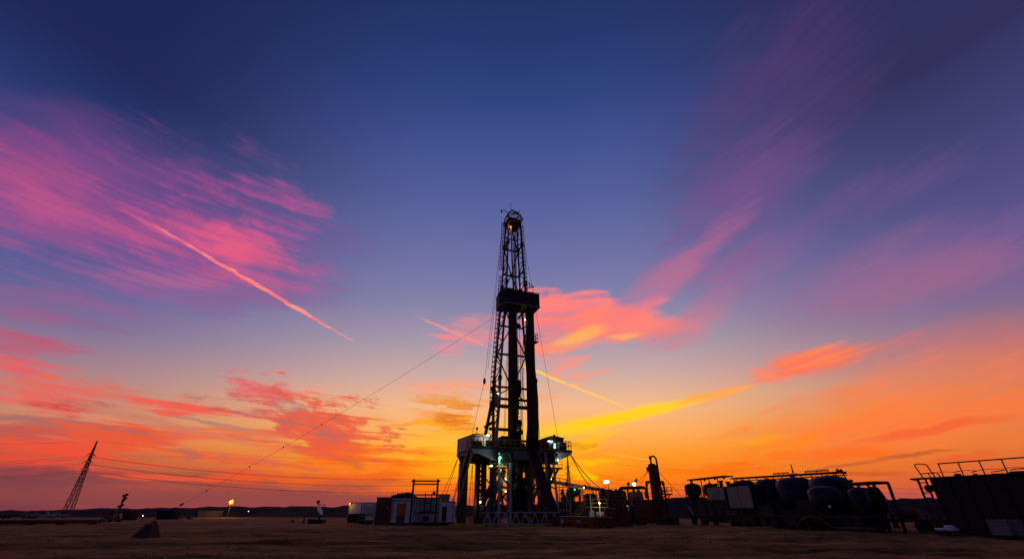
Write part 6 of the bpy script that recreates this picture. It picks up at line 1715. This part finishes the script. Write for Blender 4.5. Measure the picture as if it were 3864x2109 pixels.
for i in (0, 1): bar('gangway_leg', g1 + Vector((-1.0 + i * 0.9, 0, 0)), g1 + Vector((-1.3 + i * 1.7, 0, -1.7)), 0.1, 0.1, DARK, gw); bar('gangway_leg', g0 + Vector((0.2, i * 0.4, 0)), g0 + Vector((0.5, i * 0.4, -0.9)), 0.1, 0.1, DARK, gw)
for u in (0.97, 0.99): m = MB(); m.lathe([(0.12, 0), (0.16, 0.2), (0.05, 0.35)], 8, tuple(g0.lerp(g1, u))); m.build('gangway_valve', DARK, gw)
m = MB(); q = g0.lerp(g1, 0.955); m.tube([q, q + Vector((0, 0, 0.35)), q + Vector((0.25, 0, 0.4)), q + Vector((0.35, 0, 0.1))], 0.05, 6); m.build('vent_pipe', DARK, gw)

# trailer in front with two silos
tC = thing('silo_trailer', 'dark trailer carrying two blue domed silos in front of the silo row', 'trailer', RF.w((0, 0, 0)), RF.rz, 'oilfield trucks on the yard')
FY = -0.3
xa, xb2 = rx_(2870, FY), rx_(3270, FY)
for y in (FY - 0.5, FY + 0.8): block('chassis_beam', ((xa + xb2) / 2, y, 1.0), (xb2 - xa, 0.2, 0.35), DARK, tC)
block('bed', ((xa + xb2) / 2, FY + 0.1, 1.25), (xb2 - xa, 2.5, 0.18), DARK, tC)
block('tool_box', (rx_(2905, FY), FY - 0.6, 1.85), (2.2, 0.8, 1.0), DARK, tC); block('tool_box', (rx_(2985, FY), FY - 0.6, 0.7), (1.6, 0.6, 0.7), DARK, tC)
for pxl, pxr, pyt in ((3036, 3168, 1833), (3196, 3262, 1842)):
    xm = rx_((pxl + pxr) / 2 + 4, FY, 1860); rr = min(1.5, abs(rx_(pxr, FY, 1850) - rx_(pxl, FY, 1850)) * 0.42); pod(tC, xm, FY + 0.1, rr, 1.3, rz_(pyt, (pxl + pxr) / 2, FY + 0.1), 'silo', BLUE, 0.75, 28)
block('rating_plate', (rx_(3128, FY - 1.3, 1910), FY - 1.24, rz_(1910, 3128, FY - 1.3)), (0.28, 0.03, 0.24), DISH, tC)
wheels(tC, (rx_(2890, FY), rx_(2930, FY), rx_(3200, FY), rx_(3248, FY)), FY - 1.0); wheels(tC, (rx_(2890, FY), rx_(2930, FY), rx_(3200, FY), rx_(3248, FY)), FY + 1.1)
for x in (rx_(3050, FY), rx_(3120, FY)): bar('landing_leg', (x, FY - 0.9, 0), (x, FY - 0.9, 1.0), 0.16, 0.16, DARK, tC)
m = MB(); m.tube([(rx_(3020, FY), FY - 1.3, 0.3), (rx_(3045, FY), FY - 1.35, 1.0), (rx_(3080, FY), FY - 1.35, 1.25), (rx_(3120, FY), FY - 1.3, 1.0), (rx_(3150, FY), FY - 1.3, 0.25)], 0.1, 8); m.build('bulk_hose', BROWN, tC, True)
# loading frame with looped ladder at the end of the row
tD = thing('loading_rack', 'dark steel loading rack with a looped ladder at the end of the silo row', 'loading rack', RF.w((0, 0, 0)), RF.rz)
DY = 1.6
xq = [rx_(p, DY, 1830) for p in (3185, 3298)]; zt_ = rz_(1821, 3270, DY)
for x in xq:
    for y in (DY, DY + 1.8): bar('rack_post', (x, y, 0), (x, y, zt_), 0.2, 0.2, DARK, tD)
for y in (DY, DY + 1.8): bar('rack_beam', (xq[0], y, zt_), (xq[1], y, zt_), 0.2, 0.24, DARK, tD)
for x in xq: bar('rack_beam', (x, DY, zt_), (x, DY + 1.8, zt_), 0.2, 0.24, DARK, tD)
bar('rack_knee', (xq[1], DY, zt_ - 0.9), (xq[1] - 0.9, DY, zt_), 0.14, 0.14, DARK, tD)
for x in (xq[0] + 1.0, xq[0] + 2.2): m = MB(); m.lathe([(0.2, 1.2), (0.75, 1.9), (0.8, zt_ - 1.2), (0.5, zt_ - 0.4), (0.1, zt_ - 0.3)], 16, (x, DY + 0.9, 0)); m.build('hopper', DARK, tD, True)
for z in (1.2, 2.0, 2.7): bar('rack_rail', (xq[0], DY, z), (xq[1], DY, z), 0.09, 0.09, DARK, tD)
ld = part('looped_ladder', tD)
for y in (DY + 0.1, DY + 0.7):
    m = MB(); m.tube([(xq[1] + 0.9, y, 0.2), (xq[1] + 0.65, y, 1.6), (xq[1] + 0.4, y, 2.5), (xq[1] + 0.2, y, 2.75), (xq[1], y, 2.8)], 0.05, 6); m.build('ladder_rail', DARK, ld)
for i in range(7): bar('ladder_rung', (xq[1] + 0.88 - i * 0.075, DY + 0.1, 0.4 + i * 0.33), (xq[1] + 0.88 - i * 0.075, DY + 0.7, 0.4 + i * 0.33), 0.05, 0.05, DARK, ld)

# ------------------------------------------------------------------ big walled tank at the frame edge
SA, SB = Vector((36.9, 43.0)), Vector((39.6, 37.0))
SF = Frame(SA.x, SA.y, math.degrees(math.atan2(SB.y - SA.y, SB.x - SA.x)))
tk = thing('storage_tank', 'big dark rectangular tank with walkway and railing on its roof', 'tank', (SA.x, SA.y, 0), SF.rz)
TH = 4.25; TL = 13.0; TD = 2.9
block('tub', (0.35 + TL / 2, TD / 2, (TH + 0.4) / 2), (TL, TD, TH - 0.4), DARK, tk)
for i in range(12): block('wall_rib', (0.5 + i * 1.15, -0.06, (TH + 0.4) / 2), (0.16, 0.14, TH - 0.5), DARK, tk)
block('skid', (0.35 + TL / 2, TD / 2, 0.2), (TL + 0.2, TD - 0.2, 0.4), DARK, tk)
dk = part('walkway', tk)
block('deck', (-0.25 + TL / 2, 0.2, TH + 0.05), (TL + 1.3, 1.3, 0.1), STEEL, dk)
bar('deck_nose', (-0.95, -0.4, TH + 0.03), (-0.4, -0.3, TH - 0.14), 0.08, 0.08, STEEL, dk)
rl = part('roof_railing', tk)
Rt, Rm = TH + 1.12, TH + 0.4
for i in range(9): rod('rail_post', (1.6 + i * 1.4, -0.35, TH), (1.6 + i * 1.4, -0.35, Rt), 0.045, STEEL, rl)
rod('top_rail', (1.55, -0.35, Rt), (TL, -0.35, Rt), 0.05, STEEL, rl); 
m = MB(); m.tube([(0.95 + i * 0.5, -0.35, Rm + 0.04 - 0.05 * math.cos(i * 2.094)) for i in range(24)], 0.02, 4); m.build('safety_chain', WIRE, rl)
gt = part('ladder_gate', tk, (0.55, 0, 0))
m = MB(); m.tube([(-0.45, -0.35, TH), (-0.75, -0.35, Rt + 0.05), (-0.6, -0.35, Rt + 0.12), (0.1, -0.35, Rt + 0.05), (0.2, -0.35, Rt - 0.1), (0.45, -0.35, TH)], 0.05, 6); m.build('gate_loop', STEEL, gt)
m = MB(); m.tube([(-0.5, -0.35, TH + 0.42), (0.55, -0.35, TH + 0.45), (0.75, -0.35, TH + 0.35), (0.85, -0.35, TH)], 0.045, 6); m.build('gate_loop', STEEL, gt)
rod('gate_bar', (0.05, -0.35, TH + 0.42), (0.12, -0.35, TH), 0.04, STEEL, gt)
lf = part('end_ladder', tk)
bar('ladder_stile', (-0.4, -0.3, TH), (-0.4, -0.3, 0), 0.14, 0.14, STEEL, lf); bar('ladder_stile', (0.2, -0.3, TH), (0.2, -0.3, 0), 0.12, 0.12, STEEL, lf)
for i in range(10): bar('ladder_step', (-0.4, -0.3, 0.35 + i * 0.4), (0.2, -0.3, 0.35 + i * 0.4), 0.1, 0.08, STEEL, lf)
m = MB(); m.tube([(-0.25, 0.2, TH - 0.75), (0.34, 0.2, TH - 0.75)], 0.28, 14); m.build('drain_valve', DARK, tk)
for x, r_, h_ in ((2.1, 0.26, 0.3), (3.3, 0.18, 0.22), (4.7, 0.45, 0.16), (6.0, 0.6, 0.24), (8.3, 0.3, 0.2)):
    p_ = part('hatch', tk, (x, 0.9, TH + 0.02)); m = MB(); m.lathe([(r_, 0), (r_, h_ * 0.7), (r_ * 0.8, h_), (0.05, h_ * 1.1)], 14); m.build('hatch_cover', DARK, p_, True); bar('hatch_handle', (-r_ * 0.6, -0.2, h_ + 0.12), (r_ * 1.4, -0.2, h_ + 0.2), 0.06, 0.06, DARK, p_)

# small things on the ground before the tanks
wsk = at(3570, 1990, 40.5)
pl = thing('pallet', 'timber pallet with white sacks before the big tank', 'pallet', (wsk.x, wsk.y, 0), SF.rz)
for i in range(5): block('board', (0, -0.45 + i * 0.22, 0.3), (1.3, 0.14, 0.03), BROWN, pl)
for x in (-0.55, 0, 0.55): block('bearer', (x, 0, 0.15), (0.1, 1.0, 0.26), BROWN, pl)
for i, (x, y, z, a) in enumerate(((-0.35, -0.2, 0.42, 0.1), (0.3, -0.2, 0.42, -0.1), (-0.3, 0.25, 0.42, 0.2), (0.35, 0.25, 0.42, 0), (0.3, -0.1, 0.62, 0.3))):
    m = MB(); m.lathe([(0.2, -0.1), (0.34, -0.06), (0.36, 0.02), (0.3, 0.08), (0.1, 0.1)], 10); m.v = [(vx, vy * 0.65, vz) for vx, vy, vz in m.v]
    o = m.build('cement_sack', DISH, None, True); o.location = pl.location + Matrix.Rotation(SF.rz, 3, 'Z') @ Vector((x, y, z)); o.rotation_euler = (0, 0, SF.rz + a)
    tag(o, '%s white cement sack on the pallet before the big tank' % ('front outer', 'front inner', 'rear outer', 'rear inner', 'topmost')[i], 'sack', 'sacks on the pallet')
drum(3318, 2000, DARK, 'dark drum standing at the end of the silo row'); drum(3292, 1999, BROWN, 'brown drum beside the dark one at the silo row end'); drum(3355, 1996, DARK, 'dark drum standing in the gap before the big tank'); drum(3690, 2012, BROWN, 'brown drum standing before the big tank wall'); drum(3385, 1995, BROWN, 'brown drum in the gap next to the dark one')
for i, px_ in enumerate((3790, 3832)):
    q = at(px_, 2010, 36.5); t_ = thing('tote_tank', ('pale caged tote tank nearer the pallet', 'pale caged tote tank at the frame edge')[i], 'tank', (q.x, q.y, 0), SF.rz, 'totes before the big tank')
    block('bottle', (0, 0, 0.68), (0.94, 0.94, 0.98), GREYP, t_); block('pallet_base', (0, 0, 0.09), (1.05, 1.05, 0.16), DARK, t_)
    for k_ in range(5):
        rod('cage_bar', (-0.5 + k_ * 0.25, -0.5, 0.18), (-0.5 + k_ * 0.25, -0.5, 1.18), 0.015, PALE, t_); rod('cage_bar', (-0.5, -0.5, 0.25 + k_ * 0.22), (0.5, -0.5, 0.25 + k_ * 0.22), 0.015, PALE, t_)
q = at(3230, 1992, 46.5); o = thing('pipe_sled', 'low dark pipe sled lying before the silo trailer', 'sled', (q.x, q.y, 0), RF.rz)
for y in (-0.5, 0.5): m = MB(); m.tube([(-2.0, y, 0.3), (-1.8, y, 0.1), (1.8, y, 0.1), (2.0, y, 0.3)], 0.1, 6); m.build('runner', DARK, o)
for i in range(4): rod('pipe', (-1.8, -0.35 + i * 0.23, 0.32), (1.8, -0.35 + i * 0.23, 0.32), 0.1, RUST, o)

# low-bed trailer standing in the gap between the silo row and the big tank
q0 = RF.at(3300, 1980, 3.6); lb = thing('lowbed_trailer', 'dark low-bed trailer in the gap between loading rack and big tank', 'trailer', RF.w((q0.x + 3.2, 3.6, 0)), RF.rz + R(16), 'oilfield trucks on the yard')
block('bed', (0, 0, 1.0), (9.0, 2.4, 0.3), DARK, lb)
m = MB(); m.prism([(-4.5, 1.1), (-2.9, 1.1), (-2.6, 1.9), (-4.5, 1.9)], -1.15, 1.15); m.build('gooseneck_deck', DARK, lb)
for x in (1.6, 2.7, 3.8):
    for y in (-1.05, 1.05):
        w_ = part('wheel', lb, (x, y, 0.5)); m = MB(); m.tube([(0, -0.16, 0), (0, -0.12, 0), (0, 0.12, 0), (0, 0.16, 0)], [0.42, 0.5, 0.5, 0.42], 18); m.build('tyre', BLACK, w_); m = MB(); m.tube([(0, -0.17, 0), (0, 0.17, 0)], 0.24, 12); m.build('rim', DARK, w_)
for i in range(8): block('side_stake', (-2.2 + i * 0.9, -1.22, 1.3), (0.1, 0.06, 0.5), DARK, lb)
m = MB(); m.lathe([(0.5, 1.16), (0.9, 1.3), (0.95, 1.75), (0.6, 2.0), (0.1, 2.05)], 14, (0.4, 0, 0)); o = m.build('load_drum', BROWN, lb, True)
